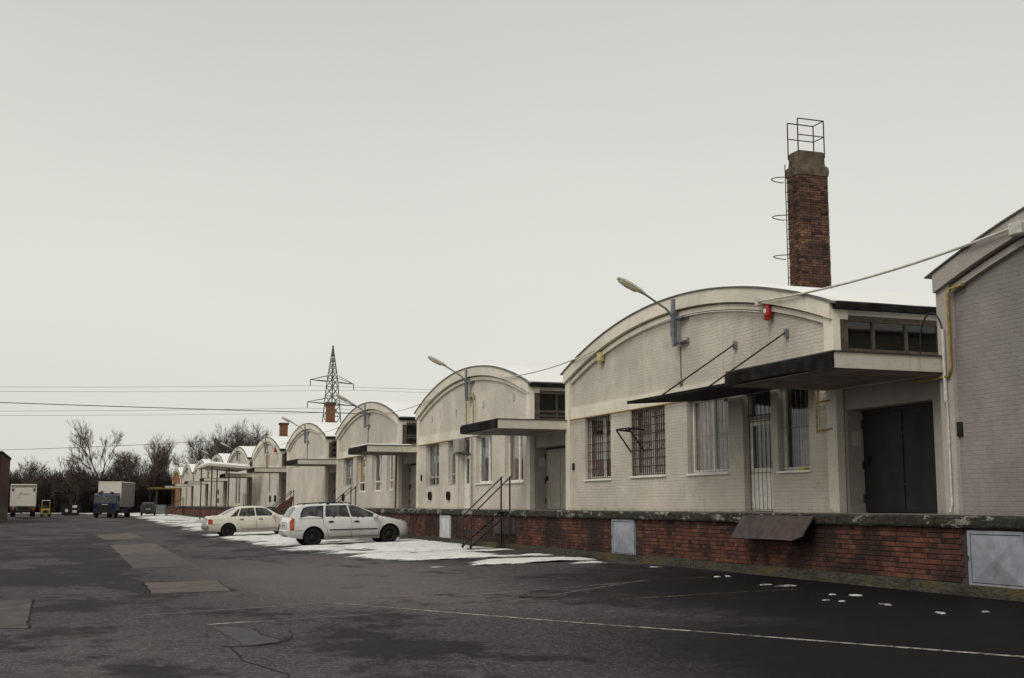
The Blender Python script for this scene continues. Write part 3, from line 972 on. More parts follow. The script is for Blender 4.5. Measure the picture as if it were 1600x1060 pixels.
def window(hall, y0, y1, z0, z1, frame='white_frame', mull=(0.5,), transom=(), curtain=None, cur=(0.0, 1.0, 0.0, 1.0), grille=None, sill=True, rec=0.17):
    x = WX + rec
    fw, fd = 0.065, 0.06
    f = MB()
    f.box(x, x + fd, y0 + 0.002, y0 + fw, z0 + 0.002, z1 - 0.002).box(x, x + fd, y1 - fw, y1 - 0.002, z0 + 0.002, z1 - 0.002)
    f.box(x + 0.003, x + fd, y0 + fw, y1 - fw, z0 + 0.002, z0 + fw + 0.02).box(x + 0.003, x + fd, y0 + fw, y1 - fw, z1 - fw, z1 - 0.002)
    cols = [y0 + fw] + [y0 + (y1 - y0) * m for m in mull] + [y1 - fw]
    for c in cols[1:-1]:
        f.box(x - 0.006, x + fd - 0.006, c - 0.06, c + 0.06, z0 + fw, z1 - fw)
    rows = [z0 + fw] + [z0 + (z1 - z0) * m for m in transom] + [z1 - fw]
    for r in rows[1:-1]:
        f.box(x - 0.003, x + fd - 0.003, y0 + fw, y1 - fw, r - 0.035, r + 0.035)
    w = f.build('window', frame, hall)
    for a, b in zip(cols, cols[1:]):
        MB().box(x + 0.026, x + 0.032, a, b, z0 + fw, z1 - fw).build('pane', 'glass', w)
    if curtain:
        ya, yb = y0 + (y1 - y0) * cur[0], y0 + (y1 - y0) * cur[1]
        za, zb = z0 + (z1 - z0) * cur[2], z0 + (z1 - z0) * cur[3]
        c = MB()
        n = max(8, int((yb - ya) / 0.06))
        vs = []
        for i in range(n + 1):
            y = ya + (yb - ya) * i / n
            d = 0.012 * math.sin(y * 23) + 0.02 * nz(y * 3, 1)
            vs += [(x + 0.10 + d, y, za), (x + 0.10 + d * 0.7, y, zb)]
        c.add(vs, [(2 * i, 2 * i + 1, 2 * i + 3, 2 * i + 2) for i in range(n)])
        c.build('curtain', curtain, w, recalc=False)
    if sill:
        MB().rbox(WX - 0.06, x + 0.02, y0 - 0.03, y1 + 0.03, z0 - 0.055, z0 - 0.002, 0.008, 1).build('sill', 'white_frame', w)
    if grille:
        nv, nh, gm, gx, gr = grille
        g = MB()
        for i in range(nv):
            y = y0 + 0.03 + (y1 - y0 - 0.06) * i / (nv - 1)
            g.bar((WX + gx, y, z0 + 0.02), (WX + gx, y, z1 - 0.03), gr)
        for i in range(nh):
            z = z0 + 0.04 + (z1 - z0 - 0.08) * i / max(1, nh - 1) if nh > 1 else z0 + (z1 - z0) * 0.48
            g.bar((WX + gx - 0.004, y0 + 0.01, z), (WX + gx - 0.004, y1 - 0.01, z), gr * 1.15)
        g.build('grille', gm, w)
    return w

def glazed_door(hall, y0, y1, z0, z1, zt, bars=True, frame='white_frame', panes=1):
    x = WX + 0.15
    f = MB()
    f.box(x, x + 0.07, y0 + 0.002, y0 + 0.06, z0 + 0.004, z1 - 0.002).box(x, x + 0.07, y1 - 0.06, y1 - 0.002, z0 + 0.004, z1 - 0.002)
    f.box(x + 0.002, x + 0.07, y0 + 0.06, y1 - 0.06, zt, zt + 0.07).box(x + 0.002, x + 0.07, y0 + 0.06, y1 - 0.06, z1 - 0.06, z1 - 0.002)
    d = f.build('entrance_door', 'grey_frame' if bars else frame, hall)
    a, b = y0 + 0.068, y1 - 0.068
    zb = z0 + (zt - z0) * 0.47
    l = MB()
    l.box(x + 0.012, x + 0.055, a, b, z0 + 0.02, zb)
    l.box(x + 0.012, x + 0.055, a, a + 0.10, zb, zt - 0.01).box(x + 0.012, x + 0.055, b - 0.10, b, zb, zt - 0.01)
    l.box(x + 0.012, x + 0.055, a + 0.10, b - 0.10, zt - 0.14, zt - 0.01)
    l.build('leaf', frame, d)
    MB().box(x + 0.03, x + 0.036, a + 0.10, b - 0.10, zb, zt - 0.14).build('pane', 'glass', d)
    MB().box(x + 0.03, x + 0.036, a, b, zt + 0.07, z1 - 0.06).build('transom_pane', 'glass', d)
    hz = z0 + 0.98
    MB().box(x - 0.02, x + 0.012, a + 0.02, a + 0.07, hz - 0.1, hz + 0.1).tube([(x - 0.02, a + 0.05, hz + 0.03), (x - 0.06, a + 0.05, hz + 0.03), (x - 0.06, a + 0.17, hz + 0.03)], 0.011, 6).build('handle', 'black', d)
    if bars:
        g = MB()
        for i in range(7):
            y = y0 + 0.09 + (y1 - y0 - 0.18) * i / 6
            g.bar((x - 0.03, y, z0 + 0.05), (x - 0.03, y, z1 - 0.08), 0.010)
        for z in (z0 + 0.06, z0 + (zt - z0) * 0.42, zt - 0.05, zt + 0.1, z1 - 0.09):
            g.bar((x - 0.034, y0 + 0.07, z), (x - 0.034, y1 - 0.07, z), 0.012)
        g.build('grille', 'dark_bar', d)
    MB().box(WX - 0.08, x, y0 + 0.003, y1 - 0.003, z0 - 0.03, z0 + 0.012).build('threshold', 'soffit', d)
    return d

def hall(n, label, wall='wall', holes=(), canopy=True, side=True, door='door_beige', canopy_snow=False, band=True, clerestory=8, trim='trim'):
    yl = YL(n)
    y0, yc = yl - GW, yl - GW / 2
    h = thing('warehouse_hall', (WX, yc, PZ), label, 'warehouse', 'arched warehouse halls in a row')
    # lower and upper front wall
    mb = MB()
    holes_wall(mb, WX, y0 + 0.33, yl - 0.33, PZ - 0.02, 4.27, list(holes), 0.30)
    mb.build('lower_wall', wall, h, recalc=False)
    mb = MB()
    N = 40
    vs = []
    for i in range(N + 1):
        y = y0 + 0.2 + (GW - 0.4) * i / N
        vs += [(WX + 0.03, y, 4.55), (WX + 0.03, y, arch_z(y, yc) - 0.12)]
    mb.add(vs, [(2 * i, 2 * i + 1, 2 * i + 3, 2 * i + 2) for i in range(N)])
    mb.build('gable_field', wall, h, recalc=False)
    if band:
        MB().box(WX - 0.045, WX + 0.2, y0 + 0.35, yl - 0.35, 4.262, 4.62).build('band', trim, h)
    else:
        MB().box(WX + 0.001, WX + 0.2, y0 + 0.33, yl - 0.33, 4.27, 4.56).build('upper_course', wall, h)
    for a, b in ((y0, y0 + 0.36), (yl - 0.36, yl)):
        MB().box(WX - 0.085, WX + 0.09, a, b, PZ - 0.01, 5.72).build('pilaster', trim, h)
    arc_band(yc, GW / 2 - 0.01, 0.012, 0.37, WX - 0.16, WX + 0.3).build('arch_trim', trim, h, smooth=30)
    arc_band(yc, GW / 2 - 0.40, 0.42, 0.54, WX - 0.055, WX + 0.1).build('arch_moulding', trim, h, smooth=30)
    # vaulted roof
    rf = arc_band(yc, GW / 2 + 0.16, -0.018, 0.010, WX - 0.20, 44.0).build('roof', 'roof_edge', h, smooth=30)
    mb = MB()
    vs = []
    N = 36
    XS = [WX - 0.10, WX + 0.1, WX + 1, WX + 2, WX + 4, WX + 7, 28, 36, 43.8]
    ha = GW / 2 + 0.02
    for i in range(N + 1):
        y = yc - ha + 2 * ha * i / N
        z = arch_z(y, yc) + 0.020
        e = sm(0, 0.5, min(y - yc + ha, ha - y + yc))
        for k, x in enumerate(XS):
            t = (0.012 if k == 0 else 0.10) * (0.25 + 0.75 * e) * (0.8 + 0.5 * nz(x * 0.8, y * 0.8, n))
            vs.append((x + (0.06 * nz(y * 2.0, n * 3.0) if k == 0 else 0), y, z + max(0.004, t)))
    m = len(XS)
    mb.add(vs, [(i * m + k, (i + 1) * m + k, (i + 1) * m + k + 1, i * m + k + 1) for i in range(N) for k in range(m - 1)])
    mb.build('snow_cover', 'roof_snow', rf, smooth=60, recalc=False)
    # side walls (the near one has the clerestory)
    MB().box(WX + 0.092, 43.9, yl - 0.3, yl - 0.02, PZ, 5.76).build('side_wall', 'wall_side', h)
    yn = y0
    mb = MB()
    ca, cb = 4.48, 5.55
    mb.box(WX + 0.092, 43.9, yn + 0.02, yn + 0.3, PZ, ca).box(WX + 0.092, 43.9, yn + 0.02, yn + 0.3, cb, 5.76)
    xa = WX + 0.10
    xb = xa + 0.86 * clerestory
    mb.box(xb, 43.9, yn + 0.02, yn + 0.3, ca, cb)
    mb.build('side_wall', 'wall_side', h)
    MB().box(WX - 0.1, 43.9, yn - 0.17, yn - 0.02, 5.66, 5.80).build('gutter', 'bitumen', h)
    f = MB()
    f.box(xa, xb, yn + 0.03, yn + 0.12, cb - 0.12, cb).box(xa, xb, yn + 0.03, yn + 0.12, ca, ca + 0.08)
    f.box(xa, xb, yn + 0.035, yn + 0.11, ca + 0.30, ca + 0.36)
    for i in range(clerestory + 1):
        x = xa + 0.86 * i
        f.box(x - (0.0 if i == 0 else 0.022), x + (0.20 if i == 0 else 0.022), yn + 0.028, yn + 0.118, ca + 0.08, cb - 0.12)
    c = f.build('clerestory', 'wood', h)
    for i in range(clerestory):
        x = xa + 0.86 * i
        MB().box(x + 0.04, x + 0.82, yn + 0.075, yn + 0.081, ca + 0.05, cb - 0.1).build('pane', 'glass', c)
    # gap between the halls: wall with the loading door, low roof
    g0, g1 = yl - PITCH, y0
    mb = MB()
    holes_wall(mb, WX + 0.12, g0, g1, PZ - 0.02, 4.24, [(g0 + 0.48, g1 - 0.08, PZ - 0.01, 3.5)], 0.48)
    mb.build('gap_wall', 'render', h, recalc=False)
    MB().box(WX + 0.13, 43.9, g0 + 0.01, g1 - 0.02, 4.10, 4.235).build('gap_roof', 'bitumen', h)
    MB().box(WX + 0.7, 43.8, g0 + 0.05, g1 - 0.2, 4.236, 4.31).build('gap_roof_snow', 'roof_snow', h)
    dx = WX + 0.50
    d = MB()
    da, db = g0 + 0.49, g1 - 0.09
    d.box(dx, dx + 0.06, da, db, PZ + 0.01, 3.49)
    dd = d.build('loading_door', door, h)
    for i in range(2):
        a = da + 0.05 + (db - da) * 0.5 * i
        MB().box(dx - 0.018, dx - 0.001, a, a + (db - da) * 0.5 - 0.1, PZ + 0.06, 3.42).build('door_leaf', door, dd)
    for i in range(2):
        for z_ in (PZ + 0.3, 2.35, 3.2):
            a = da + 0.02 if i == 0 else db - 0.02
            MB().tube([(dx - 0.035, a, z_ - 0.09), (dx - 0.035, a, z_ + 0.09)], 0.028, 8).build('hinge', 'dark_bar', dd)
    for z_ in (PZ + 0.55, 2.95):
        MB().box(dx - 0.026, dx - 0.018, da + 0.08, db - 0.08, z_, z_ + 0.05).build('cross_rail', door, dd)
    MB().box(dx - 0.07, dx - 0.018, db - 0.24, db - 0.12, PZ + 1.0, PZ + 1.16).build('handle', 'black', dd)
    MB().box(dx - 0.03, dx - 0.001, da + 0.01, db - 0.01, 3.43, 3.485).build('track', 'dark_bar', dd)
    if canopy:
        c0, c1 = g0 - 0.14, y0 + 0.34
        s = MB().box(EX + 0.02, WX + 0.115, c0, c1, 3.95, 4.235)
        cn = s.build('canopy', 'canopy', h)
        MB().box(EX + 0.06, WX - 0.10, c0 + 0.03, c1 - 0.02, 3.938, 3.949).build('soffit', 'soffit', cn)  # underside sheet, the canopy's own shade put into its darker colour
        MB().box(EX - 0.01, WX - 0.09, c0 - 0.03, c1 + 0.02, 4.236, 4.262).build('flashing', 'flashing', cn)
        e = MB()
        seg = 14
        vs = []
        for i in range(seg + 1):
            y = c0 - 0.01 + (c1 - c0 + 0.02) * i / seg
            u = i / seg
            b = 0.03 * nz(y * 1.3, n) + 0.02 * nz(y * 4, n)
            lift = 0.10 * sm(0.08, 0.35, u) - 0.10 * sm(0.75, 1.0, u)
            vs += [(EX - 0.045 - b * 0.3, y, 3.945 + b * 0.5 + lift * 0.4), (EX - 0.045 - b * 0.3, y, 4.235 - 0.04 * sm(0, 0.12, u) + b * 0.5), (EX + 0.019, y, 4.234), (EX + 0.019, y, 3.952)]
        fs = []
        for i in range(seg):
            for j in range(4):
                fs.append((i * 4 + j, i * 4 + (j + 1) % 4, (i + 1) * 4 + (j + 1) % 4, (i + 1) * 4 + j))
        fs += [(3, 2, 1, 0), tuple(seg * 4 + j for j in range(4))]
        e.add(vs, fs)
        e.build('edge_strip', 'bitumen', cn)
        if canopy_snow:
            MB().rbox(EX + 0.05, WX - 0.3, c0 + 0.3, c1 - 0.1, 4.262, 4.33, 0.03, 2).build('snow_cover', 'roof_snow', cn)
    return h

def vent(h, y, z, r=0.17):
    v = MB().lathe([(0.0, 0.05), (r * 0.85, 0.04), (r, -0.05), (r, -0.10), (r * 1.12, -0.10), (r * 1.12, 0.10)], 'x', (WX, y, z), 18).build('vent', 'black', h, smooth=40)
    return v
def slot(h, y, z, w=0.12, t=0.3):
    MB().box(WX - 0.012 + 0.03, WX + 0.05, y - w / 2, y + w / 2, z - t / 2, z + t / 2).build('air_brick', 'box_grey', h)

h0 = hall(0, 'greyish nearest hall cut by the right edge of the picture', 'wall_grey_vignetted', door='door_shaded', band=False, trim='trim_vignetted')
# hall 1
H1 = [(33.47, 35.43, 2.30, 4.24), (29.87, 32.04, 2.33, 4.24), (26.46, 28.61, 2.32, 4.24), (24.50, 25.77, PZ + 0.002, 4.24), (22.96, 24.23, 2.28, 4.24)]
h1 = hall(1, 'large pale arched hall in front of the tall brick chimney', 'wall', H1, door='door_shaded')
window(h1, *H1[0], mull=(0.42,), curtain='curtain', cur=(0.0, 1, 0.0, 0.72), grille=(13, 8, 'rust_bar', 0.10, 0.016))
window(h1, *H1[1], mull=(0.5,), curtain='curtain_pink', cur=(0, 1, 0, 1.0), grille=(17, 9, 'rust_bar', 0.035, 0.020))
window(h1, *H1[2], mull=(0.47,), curtain='curtain_pink', cur=(0, 1, 0.0, 1.0), grille=(11, 3, 'white_bar', 0.10, 0.009))
glazed_door(h1, *H1[3], 3.54)
window(h1, *H1[4], mull=(), curtain='curtain', cur=(0.0, 0.62, 0.0, 0.5), grille=(7, 3, 'white_bar', 0.10, 0.009))
# hall 2
y2 = YL(2) - YL(1)
H2 = [(51.75, 53.85, 2.33, 4.24), (49.2, 50.35, 2.33, 4.24), (47.35, 48.45, PZ + 0.002, 4.24), (44.55, 46.5, 2.36, 4.24), (41.05, 43.05, 2.34, 4.24)]
h2 = hall(2, 'pale arched hall behind the steel stairs with its handrails', 'wall_b', H2, canopy_snow=False)
window(h2, *H2[0], frame='grey_frame', mull=(0.5,), transom=(0.22,), curtain='curtain_grey', cur=(0, 1, 0.2, 1), sill=False)
window(h2, *H2[1], frame='grey_frame', mull=(0.5,), transom=(0.25,), curtain='curtain_grey', sill=False)
glazed_door(h2, *H2[2], 3.54, bars=False)
window(h2, *H2[3], mull=(0.4,), curtain='curtain_grey', cur=(0, 1, 0, 0.75), sill=True)
window(h2, *H2[4], mull=(0.42,), curtain='curtain', cur=(0, 0.9, 0, 1), sill=True)
vent(h2, 53.0, 1.92); vent(h2, 50.15, 1.90)
for y_, z_ in ((53.0, 5.35), (49.3, 5.40), (45.6, 5.45), (42.1, 5.45)): slot(h2, y_, z_)
# hall 3
H3 = [(69.3, 71.9, 2.6, 4.24), (65.9, 68.3, 2.22, 4.24), (62.3, 64.5, 2.22, 4.24), (59.9, 61.2, 2.25, 4.24)]
h3 = hall(3, 'pale arched hall with an orange curtain in one window', 'wall_c', H3, canopy_snow=True)
window(h3, *H3[0], frame='grey_frame', mull=(0.45,), transom=(0.3,), curtain='curtain_grey', sill=False)
window(h3, *H3[1], mull=(0.40,), transom=(0.26,), curtain='curtain_orange', cur=(0.42, 1, 0.26, 1), sill=False)
window(h3, *H3[2], mull=(0.45,), transom=(0.26,), curtain='curtain_grey', cur=(0, 1, 0, 0.26), sill=False)
window(h3, *H3[3], mull=(0.5,), transom=(0.26,), curtain='curtain_grey', cur=(0, 1, 0, 0.26), sill=False)
vent(h3, 71.6, 1.95, 0.2)
h4 = hall(4, 'windowless pale arched hall beside the orange roof flue nearest the pylon', 'wall_b')
h5 = hall(5, 'windowless arched hall carrying a small red alarm and two round wall vents', 'wall_c')
vent(h5, YL(5) - 10.4, 2.0, 0.24); vent(h5, YL(5) - 13.0, 2.0, 0.24)
MB().box(WX - 0.02, WX + 0.02, YL(5) - 9.9, YL(5) - 9.5, 2.6, 4.1).build('wall_slot', 'brown_frame', h5)
H6 = [(YL(6) - 9.6, YL(6) - 8.2, PZ + 0.3, 4.2), (YL(6) - 7.4, YL(6) - 6.0, PZ + 0.3, 4.2)]
h6 = hall(6, 'arched hall with two dark vertical openings carrying yellow panels', 'wall_b', H6)
for a, b, c, d in H6:
    w = MB().box(WX + 0.12, WX + 0.2, a, b, c, d).build('shutter_door', 'void', h6)
    MB().box(WX + 0.08, WX + 0.118, a + 0.1, b - 0.1, c + 0.2, c + 1.3).build('panel', 'yellow_door', w)
    for z_ in (c + 0.45, c + 0.95, c + 1.6):
        MB().lathe([(0, -0.05), (0.2, -0.04), (0.22, 0.04)], 'x', (WX + 0.07, (a + b) / 2, z_), 14).build('port', 'black', w)
h7 = hall(7, 'arched hall partly hidden behind the far snow covered canopy', 'wall_c', [(YL(7) - 6.2, YL(7) - 5.0, 2.2, 3.8)])
window(h7, YL(7) - 6.2, YL(7) - 5.0, 2.2, 3.8, frame='grey_frame', sill=False)
vent(h7, YL(7) - 10.0, 2.0, 0.25); vent(h7, YL(7) - 10.0, 2.9, 0.25)
h8 = hall(8, 'third arched hall from the far end of the row', 'wall_b')
H9 = [(YL(9) - 8.0, YL(9) - 5.5, PZ + 0.01, 3.9)]
h9 = hall(9, 'far arched hall with a yellow door, second from the end', 'wall_c', H9)
MB().box(WX + 0.1, WX + 0.16, *H9[0]).build('wide_door', 'yellow_door', h9)
h10 = hall(10, 'terracotta coloured arched hall closing the far end of the row', 'wall_terracotta', door='yellow_door')

# awning with tie rods on hall 1
aw = MB()
aw.add([(12.95, 22.4, 4.005), (12.95, 27.45, 4.005), (WX - 0.05, 27.45, 4.15), (WX - 0.05, 22.4, 4.15),
        (12.95, 22.4, 4.055), (12.95, 27.45, 4.055), (WX - 0.05, 27.45, 4.20), (WX - 0.05, 22.4, 4.20)],
       [(0, 3, 2, 1), (4, 5, 6, 7), (0, 1, 5, 4), (1, 2, 6, 5), (2, 3, 7, 6), (3, 0, 4, 7)])
o = aw.build('awning', 'bitumen', h1)
o['label'] = 'thin dark flat awning held by two tie rods'
MB().box(12.93, 12.949, 22.38, 27.47, 4.0, 4.075).build('edge_strip', 'bitumen', o)
for y in (23.75, 26.05):
    MB().tube([(13.1, y, 4.06), (WX - 0.03, y - 0.02, 5.42)], 0.020, 6).build('tie_rod', 'rust_bar', o)
    MB().box(WX - 0.05, WX + 0.03, y - 0.07, y + 0.03, 5.30, 5.50).build('wall_plate', 'galv', o)
# red alarm, cream box, junctions
def wall_box(name, x, y0, y1, z0, z1, d, mat, label, cat, group=None):
    return tag(MB().rbox(x - d, x, y0, y1, z0, z1, 0.025, 2).build(name, mat, smooth=40), label, cat, group)
al = thing('alarm_siren', (WX - 0.055, 24.35, 5.82), 'red wall siren below the arch moulding of the large hall', 'siren')
MB().rbox(WX - 0.15, WX - 0.02, 24.25, 24.47, 5.86, 6.17, 0.04, 3).build('housing', 'red_box', al, smooth=50)
MB().lathe([(0.0, -0.012), (0.05, -0.01), (0.06, 0.0)], 'x', (WX - 0.15, 24.40, 6.0), 14).build('badge', 'white_frame', al)
MB().lathe([(0.10, 0.0), (0.09, -0.05), (0.04, -0.07), (0, -0.07)], 'z', (WX - 0.11, 24.35, 5.845), 14).build('beacon', 'red_box', al)
MB().box(WX - 0.26, WX + 0.03, 24.50, 24.64, 6.16, 6.32).build('junction_box', 'white_pipe', al)
o = thing('alarm_siren', (WX - 0.02, 34.0, 5.85), 'cream wall siren at the left end of the large hall arch', 'siren')
MB().rbox(WX - 0.16, WX + 0.02, 33.88, 34.14, 5.87, 6.16, 0.04, 2).build('housing', 'cream_box', o, smooth=50)
MB().lathe([(0.08, 0.0), (0.07, -0.05), (0.03, -0.06), (0, -0.06)], 'z', (WX - 0.08, 34.01, 5.875), 12).build('beacon', 'cream_box', o)
o = thing('alarm_siren', (WX - 0.02, YL(5) - 12.6, 5.6), 'tiny red siren on a far gable', 'siren')
MB().rbox(WX - 0.18, WX + 0.02, YL(5) - 12.85, YL(5) - 12.5, 5.65, 6.05, 0.05, 2).build('housing', 'red_box', o)
wall_box('switch_box', WX + 0.005, 36.27, 36.40, 2.62, 2.85, 0.06, 'black', 'small black box on the left end of the large hall front', 'switch box')
wall_box('switch_box', WX + 0.005, 18.02, 18.16, 2.75, 3.02, 0.06, 'black', 'black square box on the greyish nearest wall', 'switch box')
wall_box('switch_box', WX + 0.005, 54.45, 54.62, 2.62, 2.9, 0.06, 'black', 'tiny black box at the left end of the second gable', 'switch box')
# notice in the loading door reveal
ya = YL(1) - GW - 0.08
tag(MB().box(WX + 0.22, WX + 0.44, ya - 0.006, ya - 0.002, 2.75, 3.06).build('paper_notice', 'paper'), 'paper notice in the reveal of the dark loading door', 'notice')
ya = YL(2) - GW - 0.08
tag(MB().box(WX + 0.22, WX + 0.46, ya - 0.006, ya - 0.002, 2.85, 3.18).build('paper_notice', 'paper'), 'paper notice in the reveal beside the beige door behind the stairs', 'notice')
# yellow cloth on the sill
tag(MB().rbox(WX - 0.04, WX + 0.08, 23.15, 23.42, 2.279, 2.335, 0.02, 2).build('yellow_cloth', 'litter_yellow'), 'yellow rag lying on the window sill right of the door', 'rag')
# steel bracket on the grille
br = thing('wall_bracket', (WX, 31.9, 3.3), 'black triangular steel bracket in front of the dense window grille', 'bracket')
for y in (31.15, 32.0):
    MB().bar((WX - 0.02, y, 3.62), (WX - 0.50, y, 3.66), 0.045).build('arm', 'black', br)
    MB().bar((WX - 0.48, y, 3.63), (WX - 0.02, y, 3.02), 0.035).build('strut', 'black', br)
MB().bar((WX - 0.49, 31.15, 3.665), (WX - 0.49, 32.0, 3.665), 0.04).build('crossbar', 'black', br)
MB().bar((WX - 0.20, 31.15, 3.66), (WX - 0.20, 32.0, 3.66), 0.04).build('crossbar', 'black', br)
# electric cabinet on hall 2
ec = thing('electric_cabinet', (WX, 48.6, 3.5), 'grey electric cabinet hanging on the wall over the white door', 'cabinet')
MB().rbox(WX - 0.22, WX, 48.45, 48.95, 3.62, 4.20, 0.03, 1).build('housing', 'box_grey', ec)
MB().box(WX - 0.10, WX, 48.62, 48.90, PZ, 3.62).build('duct', 'wall_b', ec)
MB().rbox(WX - 0.36, WX - 0.06, 47.75, 48.35, 3.65, 4.22, 0.03, 1).build('meter_box', 'box_grey', ec)
MB().tube([(WX - 0.22, 48.0, 3.66), (WX - 0.22, 47.6, 3.56), (WX - 0.06, 47.0, 3.54)], 0.04, 8).build('elbow', 'dark_bar', ec)

# pipes
def pipe(name, pts, r, mat, label, cat='pipe'):
    return tag(MB().tube(pts, r, 8).build(name, mat, smooth=60), label, cat)
pipe('gas_pipe', [(WX - 0.10, 36.45, 4.235), (WX - 0.10, 30, 4.235), (WX - 0.10, 22.9, 4.235), (WX - 0.10, 22.55, 4.235), (WX - 0.10, 22.5, 4.18), (WX - 0.10, 22.5, 3.05)], 0.020, 'yellow_pipe', 'yellow gas pipe running along the band of the large hall')
pipe('gas_pipe', [(WX - 0.10, 22.5, 3.72), (WX - 0.10, 22.0, 3.72)], 0.020, 'yellow_pipe', 'short upper yellow pipe under the big canopy')
pipe('gas_pipe', [(WX - 0.10, 22.5, 3.10), (WX - 0.10, 21.95, 3.12)], 0.020, 'yellow_pipe', 'short lower yellow pipe under the big canopy')
pipe('gas_pipe', [(WX - 0.09, 17.75, 5.50), (WX - 0.13, 18.05, 5.46), (WX - 0.13, 18.12, 5.35), (WX - 0.13, 18.12, 4.0), (WX - 0.13, 18.2, 3.86), (WX - 0.13, 18.6, 3.84), (WX - 0.13, 19.2, 3.86)], 0.030, 'yellow_pipe', 'ochre gas pipe bending down the nearest hall beside the canopy')
pipe('conduit', [(WX - 0.13, 18.30, 4.75), (WX - 0.13, 18.30, 3.4)], 0.035, 'white_pipe', 'thick white conduit beside the ochre gas pipe', 'conduit')
pipe('conduit', [(WX - 0.12, 18.28, 3.4), (WX - 0.12, 18.28, 1.55), (WX - 0.2, 18.25, 1.38)], 0.020, 'white_pipe', 'thin pale conduit running down to the platform at the nearest hall', 'conduit')
pts = [(WX - 0.12, 18.95 - 0.65 * (1 - math.cos(t)) / 2, 4.55 + 0.55 * math.sin(t)) for t in [math.pi * i / 14 for i in range(15)]]
pipe('loose_cable', [(WX - 0.12, 18.97, 4.28)] + pts + [(WX - 0.13, 18.30, 4.45)], 0.014, 'black', 'black cable loop above the big canopy', 'cable')
pipe('gas_pipe', [(WX - 0.09, 47.55, 4.7), (WX - 0.09, 47.55, 6.0), (WX - 0.09, 46.6, 6.0), (WX - 0.09, 46.6, 4.3)], 0.030, 'yellow_pipe', 'yellow pipe loop below the lamp of the second gable')
pipe('drain_pipe', [(WX - 0.08, 46.85, 4.2), (WX - 0.08, 46.85, PZ + 0.1)], 0.035, 'box_grey', 'grey pipe beside the cabinet over the white door')
pipe('drain_pipe', [(WX - 0.07, 58.9, 4.1), (WX - 0.07, 58.9, PZ)], 0.09, 'rust_pipe', 'rusty brown drain pipe right of the orange curtain window')
pipe('gas_pipe', [(WX - 0.09, YL(5) - 9.0, 4.3), (WX - 0.09, YL(5) - 9.0, 5.6), (WX - 0.09, YL(5) - 8.2, 5.6), (WX - 0.09, YL(5) - 8.2, 4.3)], 0.05, 'yellow_pipe', 'yellow pipe loop on the far gable with the tiny red siren')
pipe('gas_pipe', [(WX - 0.10, YL(2) - 0.4, 4.235), (WX - 0.10, 49.3, 4.235)], 0.028, 'yellow_pipe', 'yellow gas pipe along the band of the second gable')
pipe('gas_pipe', [(WX - 0.10, YL(3) - 0.4, 4.235), (WX - 0.10, 62.0, 4.235)], 0.028, 'yellow_pipe', 'yellow gas pipe along the band over the orange curtain window')

# overhead cables between the gables
def sag(a, b, s, n=16):
    a, b = Vector(a), Vector(b)
    return [a.lerp(b, i / n) - Vector((0, 0, s * 4 * (i / n) * (1 - i / n))) for i in range(n + 1)]
which = ['from the nearest hall to the red siren', 'from the cream siren to the second gable', 'between the second and third gables', 'between the third and fourth gables', 'between the fourth and fifth gables']
for n in range(5):
    a = (WX - 0.24, YL(n) - (2.25 if n == 0 else 2.75), 6.22)
    b = (WX - 0.24, YL(n + 1) - 12.3, 6.25)
    tag(MB().tube(sag(a, b, 0.16), 0.026 if n == 0 else 0.02, 6).build('overhead_cable', 'cable'), 'pale overhead cable strung ' + which[n], 'cable', 'cables strung along the gables')
MB_ = MB().rbox(WX - 0.27, WX - 0.05, 16.05, 16.35, 6.08, 6.30, 0.02, 1).build('junction_box', 'white_pipe')
tag(MB_, 'white junction box under the arch at the right edge of the picture', 'junction box')
yc = YL(1) - GW / 2
cpts = [(WX - 0.085, y, arch_z(y, yc) - 0.585) for y in [24.6 + (34.1 - 24.6) * i / 20 for i in range(21)]]
pipe('conduit', cpts, 0.016, 'white_pipe', 'thin conduit following the arch moulding between the two sirens', 'conduit')
yl_ = YL(1) - GW / 2 - 0.4
pipe('conduit', [(WX + 0.01, yl_, 5.72), (WX + 0.01, yl_, 4.62)], 0.012, 'dark_cable', 'thin wire running down the gable from the largest lamp', 'conduit')
wall_box('switch_box', WX + 0.03, yl_ - 0.09, yl_ + 0.09, 4.72, 4.86, 0.10, 'box_grey', 'small dark box on the wire below the largest lamp', 'switch box')
for n_, w_ in ((3, 'third'), (4, 'fourth')):
    pipe('conduit', [(WX + 0.01, YL(n_) - GW / 2 - 0.4, 5.72), (WX + 0.01, YL(n_) - GW / 2 - 0.4, 4.62)], 0.02, 'dark_cable', 'thin wire running down the %s gable from its lamp' % w_, 'conduit')
tag(MB().tube(sag((WX - 0.2, 65.2, 6.45), (-42, 66.0, 7.4), 0.22, 30), 0.022, 6).build('overhead_cable', 'dark_cable'), 'dark cable crossing the yard high up from the third gable', 'cable')

